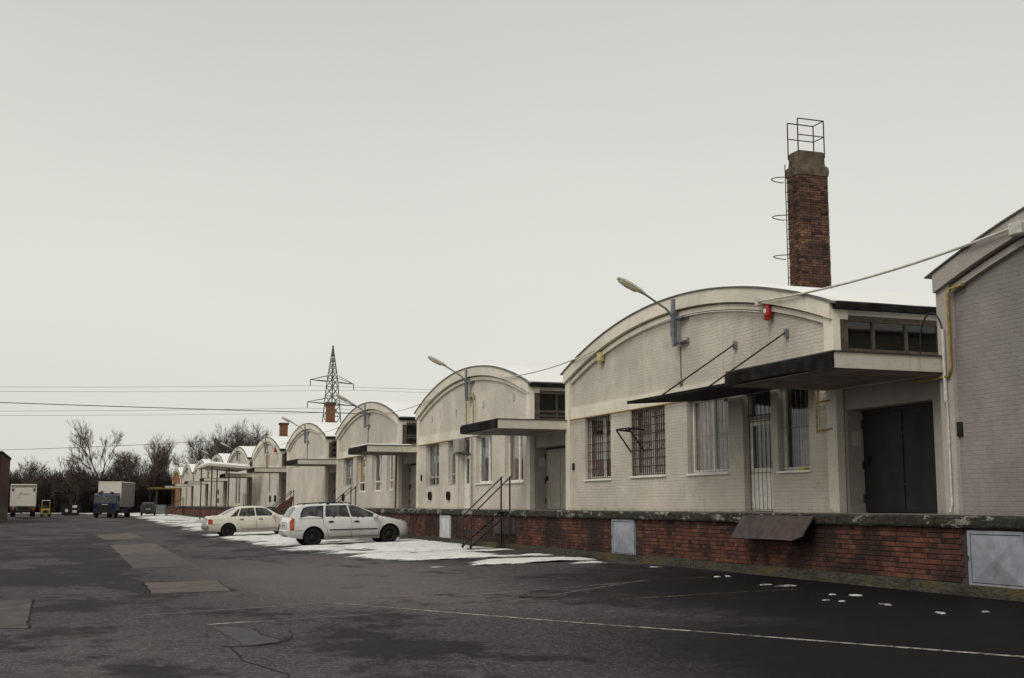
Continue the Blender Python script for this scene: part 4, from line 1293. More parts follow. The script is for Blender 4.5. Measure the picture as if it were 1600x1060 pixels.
# wall lamps
def wall_lamp(y, label):
    l = thing('wall_lamp', (WX, y, 5.8), label, 'lamp', 'street lamps on the gables')
    m = MB()
    m.box(WX - 0.22, WX - 0.14, y - 0.07, y + 0.07, 5.72, 7.0)
    m.box(WX - 0.14, WX - 0.12, y - 0.10, y - 0.07, 5.72, 6.7)
    m.build('mast', 'galv', l)
    for z in (5.80, 6.45):
        MB().box(WX - 0.16, WX + 0.03, y - 0.42, y + 0.02, z, z + 0.05).build('bracket', 'galv', l)
        MB().box(WX - 0.02, WX + 0.03, y - 0.48, y - 0.40, z - 0.05, z + 0.11).build('wall_plate', 'galv', l)
    for dy in (0.24, 0.42):
        MB().tube([(WX - 0.05, y + dy, 6.05), (WX - 0.05, y + dy, 6.5)], 0.016, 6).build('insulator', 'galv', l)
    MB().tube([(WX - 0.21, y + 0.02, 5.85), (WX - 0.22, y + 0.02, 6.5), (WX - 0.27, y + 0.02, 6.62), (WX - 0.40, y + 0.02, 6.74), (WX - 1.02, y + 0.02, 7.10)], 0.030, 8).build('arm', 'galv', l, smooth=60)
    # cobra head, tilted along the arm
    d = Vector((-0.86, 0, 0.42)).normalized()
    u = Vector((0.42, 0, 0.86)).normalized()
    c0 = Vector((WX - 1.00, y + 0.02, 7.08))
    prof = [(0.0, 0.045, 0.05), (0.10, 0.07, 0.075), (0.25, 0.115, 0.095), (0.55, 0.14, 0.10), (0.80, 0.125, 0.085), (0.90, 0.07, 0.045)]
    hb = MB()
    nn = 12
    vs = []
    for (a, wy, hz_) in prof:
        for j in range(nn):
            t = 2 * math.pi * j / nn
            zz = math.sin(t)
            vs.append(c0 + d * a + Vector((0, wy * math.cos(t), 0)) + u * (hz_ * zz if zz > 0 else 0.025 * zz))
    hb.add(vs, [(i * nn + j, i * nn + (j + 1) % nn, (i + 1) * nn + (j + 1) % nn, (i + 1) * nn + j) for i in range(len(prof) - 1) for j in range(nn)] + [tuple(range(nn)), tuple((len(prof) - 1) * nn + j for j in range(nn))])
    head = hb.build('lamp_head', 'lamp_body', l, smooth=40)
    lb = MB()
    vs = []
    prof2 = [(0.20, 0.07, 0.03), (0.30, 0.11, 0.085), (0.60, 0.12, 0.10), (0.82, 0.10, 0.07), (0.87, 0.05, 0.03)]
    for (a, wy, hz_) in prof2:
        for j in range(nn):
            t = 2 * math.pi * j / nn
            zz = math.sin(t)
            vs.append(c0 + d * a + Vector((0, wy * math.cos(t), 0)) + u * (hz_ * zz if zz < 0 else 0.02 * zz))
    lb.add(vs, [(i * nn + j, i * nn + (j + 1) % nn, (i + 1) * nn + (j + 1) % nn, (i + 1) * nn + j) for i in range(len(prof2) - 1) for j in range(nn)] + [tuple(range(nn)), tuple((len(prof2) - 1) * nn + j for j in range(nn))])
    lb.build('lens', 'lamp_lens', head, smooth=40)
    return l
lamp = wall_lamp(YL(1) - GW / 2 - 0.4, 'grey arm lamp on the large hall, largest in the picture')
lamp_labels = ['arm lamp over the yellow pipe loop of the second gable', 'arm lamp on the third gable, nearest the pylon', 'arm lamp on the fourth gable beside the orange flue', 'arm lamp on the fifth gable with the red siren', 'arm lamp on the sixth gable from the right', 'arm lamp on the seventh gable from the right', 'arm lamp on the eighth gable from the right', 'arm lamp on the ninth gable, farthest away']
for n in range(2, 10):
    c = copy_tree(lamp)
    c.location.y = YL(n) - GW / 2 - 0.4
    c['label'] = lamp_labels[n - 2]

# ------------------------------------------------------------------ chimneys
def brick_block(mb, tones, x0, x1, y0, y1, z0, z1, ch=0.078):
    z, r = z0, 0
    while z < z1 - 0.02:
        for face in range(4):
            a, b = (y0, y1) if face in (0, 1) else (x0, x1)
            L = b - a
            t = 0.0
            s = (r + face) % 2
            while t < L - 0.01:
                ln = min(SL if s == 0 else HL, L - t)
                s = 1 - s
                if ln > 0.03:
                    j = (random.random() - 0.5) * 0.012
                    p, q, m = a + t + 0.006, a + t + ln - 0.006, 0.010
                    za, zb = z + 0.004, z + ch - 0.010
                    if face == 0: mb.box(x0 + j, x0 + 0.05, p, q, za, zb)
                    elif face == 1: mb.box(x1 - 0.05, x1 + j, p, q, za, zb)
                    elif face == 2: mb.box(p, q, y0 + j, y0 + 0.05, za, zb)
                    else: mb.box(p, q, y1 - 0.05, y1 + j, za, zb)
                    tones.extend([random.random()] * 6)
                t += ln
        z += ch
        r += 1
CHX0, CHX1, CHY0, CHY1 = 20.78, 21.84, 31.5, 32.18
ch = thing('brick_chimney', (21.4, 31.95, 5.0), 'tall square brick chimney with concrete cap and railing above the large hall', 'chimney')
MB().box(CHX0 + 0.02, CHX1 - 0.02, CHY0 + 0.02, CHY1 - 0.02, 5.0, 11.6).build('core', 'mortar', ch)
mb = MB(); tones = []
brick_block(mb, tones, CHX0, CHX1, CHY0, CHY1, 5.6, 11.72)
o = mb.build('brick_shaft', 'chimney_brick', ch, recalc=False)
set_tone(o.data, tones); tag(o, kind='stuff')
M['cap'] = simple('stained_cap_concrete', (0.12, 0.092, 0.064), 0.95, var=0.45, scale=3, bump=0.5, dirt=((0.03, 0.022, 0.018), 0.8))
cp = MB()
rings = []
for (e, z) in ((0.015, 11.70), (0.035, 11.85), (0.02, 11.98), (-0.05, 12.05), (-0.07, 12.46), (-0.10, 12.50)):
    rings.append([(CHX0 - e, CHY0 - e, z), (CHX1 + e, CHY0 - e, z), (CHX1 + e, CHY1 + e, z), (CHX0 - e, CHY1 + e, z)])
vs = [p for r_ in rings for p in r_]
cp.add(vs, [(i * 4 + j, i * 4 + (j + 1) % 4, (i + 1) * 4 + (j + 1) % 4, (i + 1) * 4 + j) for i in range(5) for j in range(4)] + [(20, 21, 22, 23), (3, 2, 1, 0)])
cp.build('cap', 'cap', ch)
rx0, rx1, ry0, ry1 = CHX0 + 0.05, CHX1 - 0.06, CHY0 + 0.05, CHY1 - 0.06
rl = MB()
zt = 13.50
rl.tube([(rx0, ry0, zt), (rx1, ry0, zt), (rx1, ry1, zt), (rx0, ry1, zt)], 0.020, 6)
rl.tube([(rx0, ry0, 12.98), (rx1, ry0, 12.98), (rx1, ry1, 12.98), (rx0, ry1, 12.98)], 0.018, 6)
rr = rl.build('railing', 'rust_bar', ch)
for (x, y) in ((rx0, ry0), (rx1, ry0), (rx1, ry1), (rx0, ry1)):
    MB().tube([(x, y, 12.3), (x, y, zt)], 0.020, 6).build('post', 'rust_bar', rr)
lad = MB()
ly0, ly1, lx = CHY0 + 0.14, CHY0 + 0.50, CHX0 - 0.16
lad.tube([(lx, ly0, 6.9), (lx, ly0, 12.1)], 0.016, 5).tube([(lx, ly1, 6.9), (lx, ly1, 12.1)], 0.016, 5)
z = 7.0
while z < 12:
    lad.tube([(lx, ly0, z), (lx, ly1, z)], 0.012, 5)
    z += 0.3
ld = lad.build('ladder', 'rust_bar', ch)
for z in (8.45, 9.65, 10.85, 11.9):
    MB().bar((lx, ly0, z), (CHX0 + 0.05, ly0, z), 0.03).build('stay', 'rust_bar', ld)
for z in (9.1, 10.35, 11.55):
    pts = [(lx - 0.58 * math.sin(t), (ly0 + ly1) / 2 - 0.34 * math.cos(t), z) for t in [math.pi * (i / 16) for i in range(17)]]
    MB().tube([(lx, ly0 - 0.1, z)] + pts + [(lx, ly1 + 0.1, z)], 0.016, 5).build('hoop', 'rust_bar', ld)
MB().tube([(CHX0 + 0.2, CHY0 - 0.06, 7.7), (CHX0 - 0.9, CHY0 - 0.5, 7.55)], 0.014, 5).build('stay_wire', 'rust_bar', ch)

def flue(x, y, z0, z1, w, label):
    f = thing('roof_flue', (x, y, z0), label, 'chimney')
    mb = MB(); tones = []
    brick_block(mb, tones, x - w, x + w, y - w, y + w, z0 + 0.25, z1 - 0.18, 0.09)
    s = mb.build('brick_shaft', 'chimney_small', f, recalc=False)
    tag(s, kind='stuff')
    MB().box(x - w + 0.02, x + w - 0.02, y - w + 0.02, y + w - 0.02, z0 - 0.5, z1 - 0.1).build('core', 'chimney_small', f)
    MB().box(x - w - 0.07, x + w + 0.07, y - w - 0.07, y + w + 0.07, z1 - 0.18, z1).build('cap', 'steel_brown', f)
    MB().box(x - w - 0.12, x + w + 0.12, y - w - 0.2, y + w + 0.12, z0 - 0.5, z0 + 0.24).build('base_flashing', 'bitumen', f)
flue(16.9, YL(4) - GW / 2 + 0.3, 7.0, 8.65, 0.28, 'orange brick flue on the fourth roof in front of the pylon')
flue(16.6, YL(5) - GW / 2 + 0.2, 7.0, 8.35, 0.31, 'orange brick flue on the fifth roof with a dark cap')

# ------------------------------------------------------------------ stairs
def stairs(y0, y1, xb, label, name='steel_stairs', plate=False):
    g = gz(xb, y0)
    s = thing(name, (xb, (y0 + y1) / 2, g), label, 'stairs', 'steel stairs up to the platform')
    xt = EX - 0.05
    n = 6
    for y in (y0, y1):
        MB().bar((xb, y, g + 0.08), (xt, y, PZ - 0.02), 0.025, 0.055).build('stringer', 'dark_bar', s)
        MB().bar((xb + 0.04, y, g), (xb + 0.04, y, g + 0.98), 0.038).build('post', 'dark_bar', s)
        MB().bar((xt - 0.02, y, g), (xt - 0.02, y, PZ + 1.02), 0.042).build('post', 'dark_bar', s)
        MB().tube([(xb - 0.10, y, g + 0.90), (xt + 0.03, y, PZ + 1.04)], 0.022, 6).build('handrail', 'dark_bar', s)
        MB().tube([(xb + 0.02, y, g + 0.5), (xt, y, PZ + 0.52)], 0.014, 5).build('middle_rail', 'dark_bar', s) if plate else None
    for i in range(n):
        u = (i + 0.6) / n
        x, z = xb + (xt - xb) * u, g + 0.05 + (PZ - g) * u
        MB().box(x - 0.12, x + 0.11, y0 + 0.02, y1 - 0.02, z - 0.016, z).build('tread', 'dark_bar', s)
    return s
stairs(35.3, 36.1, 11.35, 'steel stairs with handrails beside the near snow, in front of the second gable')
stairs(56.9, 57.9, 11.2, 'steel stairs half hidden behind the silver estate car')
st3 = stairs(74.0, 75.0, 11.2, 'far steel stairs beyond the cars, with a rusty sheet on the rail')
MB().add([(11.55, 73.96, 1.05), (12.55, 73.96, 1.45), (12.62, 73.96, 2.05), (11.75, 73.96, 1.50), (11.55, 73.99, 1.05), (12.55, 73.99, 1.45), (12.62, 73.99, 2.05), (11.75, 73.99, 1.50)], [(0, 1, 2, 3), (7, 6, 5, 4), (0, 4, 5, 1), (1, 5, 6, 2), (2, 6, 7, 3), (3, 7, 4, 0)]).build('rusty_sheet', simple('rusty_sheet', (0.12, 0.06, 0.042), 0.9, var=0.4), st3)
stairs(150.0, 151.2, 10.6, 'farthest wooden brown stairs at the end of the row')
for k, (y, lab) in enumerate([(97.0, 'left'), (98.2, 'middle'), (99.4, 'right')]):
    o = thing('guard_post', (EX + 0.3, y, PZ), 'thin steel post on the platform, %s of three before the vented far gable' % lab, 'post', 'posts on the platform')
    MB().tube([(EX + 0.3, y, PZ), (EX + 0.3, y, PZ + 1.05)], 0.03, 6).build('shaft', 'dark_bar', o)
    MB().box(EX + 0.22, EX + 0.38, y - 0.08, y + 0.08, PZ, PZ + 0.02).build('foot', 'dark_bar', o)

# far yard canopy on posts with snow
yc_ = thing('yard_canopy', (11.6, 109, 0.2), 'far open canopy on thin posts with snow on its roof', 'canopy')
rf = MB().add([(10.6, 104, 4.75), (10.6, 114, 4.75), (14.2, 114, 4.50), (14.2, 104, 4.50), (10.6, 104, 4.95), (10.6, 114, 4.95), (14.2, 114, 4.70), (14.2, 104, 4.70)],
              [(0, 3, 2, 1), (4, 5, 6, 7), (0, 1, 5, 4), (1, 2, 6, 5), (2, 3, 7, 6), (3, 0, 4, 7)]).build('roof', 'canopy', yc_)
MB().add([(10.7, 104.1, 4.955), (10.7, 113.9, 4.955), (14.1, 113.9, 4.71), (14.1, 104.1, 4.71), (10.9, 104.3, 5.11), (10.9, 113.7, 5.11), (13.9, 113.7, 4.87), (13.9, 104.3, 4.87)],
         [(4, 5, 6, 7), (0, 1, 5, 4), (1, 2, 6, 5), (2, 3, 7, 6), (3, 0, 4, 7)]).build('snow_cover', 'roof_snow', rf)
for (x, y) in ((11.0, 104.6), (11.0, 113.4), (12.4, 104.6), (12.4, 113.4)):
    MB().box(x - 0.05, x + 0.05, y - 0.05, y + 0.05, 0.1, 4.62 if x > 12 else 4.75).build('post', 'flashing', yc_)
yc2 = thing('yard_canopy', (12.0, 200, 0.2), 'farthest low canopy with a yellow edge at the end of the row', 'canopy')
MB().box(11.4, 15.0, 196, 203, 3.9, 4.2).build('roof', 'yellow_door', yc2)
for y in (196.5, 202.5):
    MB().box(12.3, 12.6, y - 0.15, y + 0.15, 0.2, 3.9).build('post', 'flashing', yc2)

# crates at the end of the row
def cage(x, y, s, label):
    c = thing('pallet_cage', (x, y, gz(x, y)), label, 'crate', 'pallet cages by the far end')
    g = gz(x, y)
    MB().box(x - s + 0.08, x + s - 0.08, y - s + 0.08, y + s - 0.08, g + 0.18, g + 1.9 * s).build('tank', 'crate', c)
    f = MB()
    for k in range(7):
        t = -s + 2 * s * k / 6
        for (a, b) in (((x + t, y - s), (x + t, y - s)), ((x - s, y + t), (x - s, y + t))):
            f.bar((a[0], a[1], g + 0.15), (b[0], b[1], g + 2 * s), 0.05)
    for k in range(5):
        z = g + 0.2 + (2 * s - 0.2) * k / 4
        f.bar((x - s, y - s, z), (x + s, y - s, z), 0.05).bar((x - s, y - s, z), (x - s, y + s, z), 0.05)
    f.build('cage', 'galv', c)
    MB().box(x - s, x + s, y - s, y + s, g, g + 0.14).build('pallet', 'wood', c)
cage(11.2, 168, 0.62, 'larger white caged tank on a pallet at the far end of the platform')
cage(9.9, 169.5, 0.5, 'smaller white caged tank left of the larger one at the far platform end')

# ------------------------------------------------------------------ vehicles
def interp(tab, x): return lerp(tab, x)
def car(P):
    root = thing(P['name'], (0, 0, 0), P['label'], P.get('cat', 'car'), P.get('group'))
    L, W, top, belt, plan, zb = P['L'], P['W'], P['top'], P['belt'], P['plan'], P['zb']
    tumble = P.get('tumble', 0.30)
    def yside(x, z):
        b = interp(belt, x)
        hw = W / 2 * interp(plan, x)
        if z <= b:
            return hw * (1 - 0.045 * ((z - 0.62) / 0.45) ** 2 - (0.05 if z < 0.3 else 0) * (0.3 - z) / 0.1)
        y_b = hw * (1 - 0.045 * ((b - 0.62) / 0.45) ** 2)
        return y_b - (z - b) * tumble - 0.012
    def crown(x): return 0.045 if interp(top, x) > interp(belt, x) + 0.12 else 0.05
    st = sorted({round(x, 3) for x in [p[0] for p in top] + [p[0] for p in plan] + [L * i / 46 for i in range(47)]})
    rings = []
    for x in st:
        zt = interp(top, x)
        b = min(interp(belt, x), zt - 0.07)
        z0 = interp(zb, x)
        ze = zt - crown(x)
        ze = max(ze, b + 0.008)
        ring = []
        for k in range(7):
            z = z0 + (b - z0) * k / 6
            ring.append((x, yside(x, z), z))
        for k in range(1, 5):
            z = b + (ze - b) * k / 4
            ring.append((x, yside(x, z) if z > interp(belt, x) else yside(x, b) - (z - b) * 0.3, z))
        ye = ring[-1][1]
        for u in (0.93, 0.8, 0.55, 0.28, 0.0):
            ring.append((x, ye * u, ze + (zt - ze) * (1 - u ** 2.4)))
        full = ring + [(a, -c, d) for a, c, d in reversed(ring[:-1])]
        rings.append(full)
    n = len(rings[0])
    bm_ = MB()
    vs = [p for r_ in rings for p in r_]
    fs = []
    for i in range(len(rings) - 1):
        for j in range(n):
            fs.append((i * n + j, i * n + (j + 1) % n, (i + 1) * n + (j + 1) % n, (i + 1) * n + j))
    fs.append(tuple(range(n)))
    fs.append(tuple((len(rings) - 1) * n + j for j in range(n - 1, -1, -1)))
    bm_.add(vs, fs)
    body = bm_.build('body', P['paint'], root)
    body.data.materials.append(M['black'])
    # wheel arches cut out of the body
    cut = MB()
    r = P['r']
    for wx in P['wheels']:
        for s in (-1, 1):
            cy0, cy1 = s * (W / 2 - 0.36), s * (W / 2 + 0.2)
            m_ = 28
            vv = []
            for yy in (cy0, cy1):
                for j in range(m_):
                    t = 2 * math.pi * j / m_
                    vv.append((wx + (r + 0.062) * math.cos(t), yy, r + 0.01 + (r + 0.062) * math.sin(t)))
            cut.add(vv, [tuple(range(m_)), tuple(range(2 * m_ - 1, m_ - 1, -1))] + [(j, m_ + j, m_ + (j + 1) % m_, (j + 1) % m_) for j in range(m_)])
    co = cut.build('cutter', 'black')
    md = body.modifiers.new('cut', 'BOOLEAN')
    md.operation = 'DIFFERENCE'
    md.solver = 'EXACT'
    md.object = co
    md.material_mode = 'TRANSFER'
    dg = bpy.context.evaluated_depsgraph_get()
    me2 = bpy.data.meshes.new_from_object(body.evaluated_get(dg))
    body.modifiers.clear()
    old = body.data
    body.data = me2
    bpy.data.meshes.remove(old)
    me2.name = 'body'
    bpy.data.objects.remove(co)
    me2.shade_smooth()
    me2.set_sharp_from_angle(angle=R(32))
    # wheels
    for wx in P['wheels']:
        for s in (-1, 1):
            yo = s * (W / 2 - 0.055)
            yi = s * (W / 2 - 0.26)
            a, b_ = min(yo, yi), max(yo, yi)
            w_ = b_ - a
            tm = MB().lathe([(r * 0.62, 0.0), (r * 0.92, 0.0), (r, 0.03), (r, w_ - 0.03), (r * 0.92, w_), (r * 0.62, w_), (r * 0.62, 0.0)], 'y', (wx, a, r), 30).build('wheel', 'tyre', root, smooth=40)
            of = yo - s * 0.02
            rm = MB()
            rm.lathe([(r * 0.64, 0.0), (r * 0.58, -s * 0.03), (r * 0.50, -s * 0.05), (r * 0.32, -s * 0.02), (r * 0.18, -s * 0.0), (r * 0.16, s * 0.012), (0.0, s * 0.012)], 'y', (wx, of, r), 24)
            rm.build('rim', 'rim', tm, smooth=30)
    # side glass, seams, trim on both sides
    def side_poly(poly, off, th, s):
        m_ = MB()
        k = len(poly)
        o_ = [(x, s * (yside(x, z) + off), z) for x, z in poly]
        i_ = [(x, s * (yside(x, z) + off - th), z) for x, z in poly]
        m_.add(o_ + i_, [tuple(range(k)) if s > 0 else tuple(range(k - 1, -1, -1)), tuple(range(2 * k - 1, k - 1, -1))] + [(j, (j + 1) % k, k + (j + 1) % k, k + j) for j in range(k)])
        return m_
    def side_line(pts, w, off, s, m_):
        for (xa, za), (xb, zb_) in zip(pts, pts[1:]):
            kk = max(1, int(math.hypot(xb - xa, zb_ - za) / 0.12))
            for q in range(kk):
                x1, z1 = xa + (xb - xa) * q / kk, za + (zb_ - za) * q / kk
                x2, z2 = xa + (xb - xa) * (q + 1) / kk, za + (zb_ - za) * (q + 1) / kk
                m_.bar((x1, s * (yside(x1, z1) + off), z1), (x2, s * (yside(x2, z2) + off), z2), w)
    for s in (-1, 1):
        for poly in P['windows']:
            cx_ = sum(p[0] for p in poly) / len(poly); cz_ = sum(p[1] for p in poly) / len(poly)
            fr = [(cx_ + (x - cx_) * 1.0 + (0.018 if x > cx_ else -0.018), cz_ + (z - cz_) + (0.018 if z > cz_ else -0.018)) for x, z in poly]
            g = side_poly(fr, 0.004, 0.03, s).build('window', 'black', root)
            side_poly(poly, 0.008, 0.006, s).build('pane', P.get('glass', 'side_glass'), g)
        sm_ = MB()
        for ln in P['seams']:
            side_line(ln, 0.010, 0.000, s, sm_)
        sm_.build('door_seams', 'black', root)
        for (ln, w, mt) in P['mouldings']:
            q = MB()
            side_line(ln, w, 0.010, s, q)
            q.build('side_moulding', mt, root)
        for (x, z) in P['handles']:
            y_ = yside(x, z)
            MB().rbox(x - 0.09, x + 0.09, s * (y_ + 0.005) - 0.02, s * (y_ + 0.005) + 0.02, z - 0.03, z + 0.028, 0.012, 2).build('door_handle', P['handle_mat'], root)
        x, z = P['mirror']
        y_ = yside(x, z)
        mr = MB().rbox(x - 0.06, x + 0.08, min(s * (y_ + 0.04), s * (y_ + 0.24)), max(s * (y_ + 0.04), s * (y_ + 0.24)), z - 0.02, z + 0.12, 0.035, 2).build('mirror', P.get('mirror_mat', P['paint']), root, smooth=50)
        MB().bar((x + 0.03, s * (y_ - 0.03), z), (x + 0.02, s * (y_ + 0.08), z + 0.03), 0.04).build('mirror_arm', 'black', mr)
        tl = side_poly(P['tail'], 0.012, 0.10, s).build('tail_light', 'tail_red', root)
        if P.get('tail2'):
            side_poly(P['tail2'], 0.016, 0.05, s).build('indicator', 'tail_orange', tl)
        hl = P['head']
        side_poly(hl, 0.008, 0.12, s).build('headlight', 'headlight', root)
    # front and rear screens on the loft surface
    def screen(x0, x1, frac, name, lift=0.012):
        m_ = MB()
        vs = []
        N1, N2 = 8, 10
        for i in range(N1 + 1):
            x = x0 + (x1 - x0) * i / N1
            zt = interp(top, x)
            ze = zt - crown(x)
            ye = yside(x, ze) * frac
            for j in range(N2 + 1):
                u = -1 + 2 * j / N2
                vs.append((x, ye * u, ze + (zt - ze) * (1 - abs(u * frac) ** 2.4) + lift))
        m_.add(vs, [(i * (N2 + 1) + j, i * (N2 + 1) + j + 1, (i + 1) * (N2 + 1) + j + 1, (i + 1) * (N2 + 1) + j) for i in range(N1) for j in range(N2)])
        o_ = m_.build(name, P.get('glass', 'side_glass'), root, smooth=60)
        return o_
    screen(P['ws'][0], P['ws'][1], 0.92, 'windscreen')
    screen(P['rs'][0], P['rs'][1], 0.86, 'rear_window')
    return root, yside

# tinted glass over a dark cabin: reflects the sky, shows little inside
def cabin_glass():
    t = NT('cabin_glass')
    b = t.bsdf(0.06, 0.0, 0.6)
    n1 = t.noise(t.coord('Object', (2.2, 1, 1.6)), 2.2, 3, 0.5)
    c = t.mix(t.ramp(n1, 0.42, 0.62), (0.012, 0.014, 0.015), (0.075, 0.078, 0.076))
    t.l(c, b.inputs['Base Color'])
    return t.m
M['side_glass'] = cabin_glass()

wagon, ys_w = car(dict(
    name='estate_car', label='pale silver estate car with roof rails parked nose to the platform', cat='car', group='cars parked on the snow',
    L=4.50, W=1.74, paint='car_silver', r=0.318, wheels=(0.93, 3.69), handle_mat='black', mirror_mat='car_silver',
    top=[(0.0, 0.60), (0.015, 0.66), (0.05, 0.90), (0.10, 1.00), (0.16, 1.10), (0.28, 1.30), (0.38, 1.405), (0.50, 1.44), (0.9, 1.465), (1.6, 1.475), (2.2, 1.455), (2.50, 1.41), (2.62, 1.375), (3.0, 1.20), (3.36, 1.02), (3.42, 0.995), (3.7, 0.945), (4.0, 0.875), (4.25, 0.79), (4.36, 0.72), (4.43, 0.62), (4.48, 0.54), (4.50, 0.48)],
    belt=[(0, 0.98), (1.4, 0.965), (2.6, 0.93), (3.4, 0.90), (4.5, 0.80)],
    plan=[(0, 0.80), (0.03, 0.86), (0.10, 0.92), (0.30, 0.965), (0.8, 0.99), (1.6, 1.0), (3.2, 1.0), (3.7, 0.985), (4.0, 0.95), (4.2, 0.90), (4.35, 0.81), (4.45, 0.68), (4.5, 0.55)],
    zb=[(0, 0.40), (0.1, 0.34), (0.5, 0.27), (1.0, 0.22), (3.6, 0.21), (4.1, 0.24), (4.4, 0.30), (4.5, 0.36)],
    windows=[[(0.48, 1.02), (0.52, 1.20), (0.62, 1.33), (0.80, 1.375), (1.30, 1.39), (1.27, 1.00)],
             [(1.37, 0.995), (1.42, 1.39), (2.12, 1.385), (2.24, 0.975)],
             [(2.32, 0.97), (2.22, 1.38), (2.42, 1.365), (2.62, 1.30), (3.0, 1.13), (3.27, 0.985), (3.25, 0.955)]],
    seams=[[(1.28, 0.98), (1.30, 0.72), (1.42, 0.58), (1.46, 0.30)], [(2.29, 0.95), (2.31, 0.70), (2.28, 0.30)], [(3.30, 0.93), (3.36, 0.70), (3.28, 0.45), (3.26, 0.30)], [(1.46, 0.31), (3.26, 0.31)], [(0.30, 0.56), (0.55, 0.56)], [(0.42, 0.97), (1.27, 0.965)]],
    mouldings=[([(1.50, 0.555), (2.27, 0.55)], 0.032, 'black'), ([(2.31, 0.55), (3.24, 0.54)], 0.032, 'black'), ([(1.32, 0.25), (3.30, 0.24)], 0.075, 'grey_plastic')],
    handles=[(1.56, 0.835), (2.48, 0.815)], mirror=(3.12, 0.93),
    tail=[(0.24, 0.57), (0.12, 0.58), (0.10, 0.85), (0.19, 1.03), (0.27, 0.96), (0.26, 0.75)], tail2=[(0.13, 0.70), (0.13, 0.83), (0.24, 0.86), (0.24, 0.72)],
    head=[(4.08, 0.74), (4.12, 0.83), (4.30, 0.76), (4.40, 0.66), (4.34, 0.60)], ws=(2.66, 3.34), rs=(0.12, 0.36)))
for s in (-1, 1):
    yr = 0.60 * s
    rl = MB().tube([(0.60, yr, 1.44), (0.70, yr, 1.495), (1.6, yr, 1.515), (2.2, yr, 1.495), (2.34, yr, 1.44)], 0.016, 6).build('roof_rail', 'black', wagon, smooth=50)
    MB().box(1.45, 1.55, yr - 0.02, yr + 0.02, 1.44, 1.512).build('rail_foot', 'black', rl)
MB().box(-0.012, 0.05, -0.26, 0.26, 0.76, 0.88).build('number_plate', 'plate', wagon)
MB().rbox(-0.03, 0.1, -0.70, 0.70, 0.40, 0.60, 0.04, 2).build('rear_bumper', 'car_silver', wagon, smooth=50)
MB().rbox(4.36, 4.515, -0.55, 0.55, 0.30, 0.36, 0.02, 2).build('front_lip', 'black', wagon)
MB().box(4.40, 4.46, -0.35, 0.35, 0.60, 0.66).build('front_grille', 'black', wagon)
def park(root, rear, front, wb, rx):
    """stand a car on the yard: rear and front axle positions given in metres"""
    zr, zf = gz(*rear), gz(*front)
    d = Vector((front[0] - rear[0], front[1] - rear[1]))
    yaw = math.atan2(d.y, d.x)
    pitch = -math.atan2(zf - zr, d.length)
    root.rotation_euler = (0, pitch, yaw)
    m = Matrix.Rotation(yaw, 4, 'Z') @ Matrix.Rotation(pitch, 4, 'Y')
    root.location = Vector((rear[0], rear[1], zr + 0.012)) - (m @ Vector((rx, 0, 0)))
park(wagon, (8.08, 43.9), (10.84, 43.95), 2.76, 0.93)

sedan, _ = car(dict(
    name='saloon_car', label='cream white saloon car parked nose in behind the silver estate', cat='car', group='cars parked on the snow',
    L=4.45, W=1.70, paint='car_cream', r=0.30, wheels=(0.98, 3.62), handle_mat='grey_plastic', tumble=0.36,
    top=[(0.0, 0.62), (0.02, 0.72), (0.06, 0.93), (0.12, 0.975), (0.35, 0.995), (0.66, 1.005), (0.80, 1.07), (1.05, 1.20), (1.30, 1.315), (1.45, 1.36), (1.65, 1.385), (2.1, 1.395), (2.5, 1.385), (2.72, 1.345), (2.85, 1.28), (3.1, 1.12), (3.32, 0.985), (3.38, 0.965), (3.7, 0.91), (4.1, 0.83), (4.33, 0.75), (4.40, 0.66), (4.45, 0.50)],
    belt=[(0, 0.86), (1.2, 0.90), (2.6, 0.89), (3.4, 0.87), (4.45, 0.74)],
    plan=[(0, 0.84), (0.04, 0.90), (0.15, 0.94), (0.40, 0.97), (0.9, 0.99), (1.6, 1.0), (3.2, 1.0), (3.8, 0.97), (4.15, 0.92), (4.35, 0.84), (4.45, 0.70)],
    zb=[(0, 0.36), (0.1, 0.32), (0.6, 0.26), (1.0, 0.21), (3.6, 0.20), (4.2, 0.24), (4.45, 0.34)],
    windows=[[(1.08, 0.945), (1.40, 1.225), (1.50, 1.265), (1.36, 0.945)],
             [(1.45, 0.93), (1.60, 1.285), (2.15, 1.30), (2.20, 0.925)],
             [(2.28, 0.925), (2.25, 1.30), (2.58, 1.28), (2.72, 1.235), (3.06, 0.99), (3.02, 0.925)]],
    seams=[[(1.40, 0.92), (1.44, 0.70), (1.58, 0.52), (1.60, 0.28)], [(2.24, 0.92), (2.26, 0.28)], [(3.12, 0.92), (3.16, 0.28)], [(0.06, 0.60), (0.60, 0.60)], [(0.62, 0.98), (0.10, 0.955)]],
    mouldings=[([(1.62, 0.36), (3.14, 0.36)], 0.02, 'grey_plastic')],
    handles=[(1.58, 0.80), (2.46, 0.79)], mirror=(3.02, 0.90),
    tail=[(0.07, 0.62), (0.07, 0.84), (0.16, 0.86), (0.27, 0.80), (0.27, 0.63)], tail2=None,
    head=[(4.18, 0.66), (4.20, 0.76), (4.34, 0.72), (4.38, 0.64)], ws=(2.78, 3.30), rs=(0.74, 1.32)))
MB().rbox(-0.04, 0.30, -0.78, 0.78, 0.38, 0.58, 0.05, 2).build('rear_bumper', 'grey_plastic', sedan, smooth=50)
MB().box(-0.005, 0.05, -0.26, 0.26, 0.66, 0.77).build('number_plate', 'plate', sedan)
MB().rbox(4.30, 4.49, -0.70, 0.70, 0.36, 0.55, 0.04, 2).build('front_bumper', 'grey_plastic', sedan, smooth=50)
park(sedan, (6.86, 58.4), (9.50, 58.5), 2.64, 0.98)

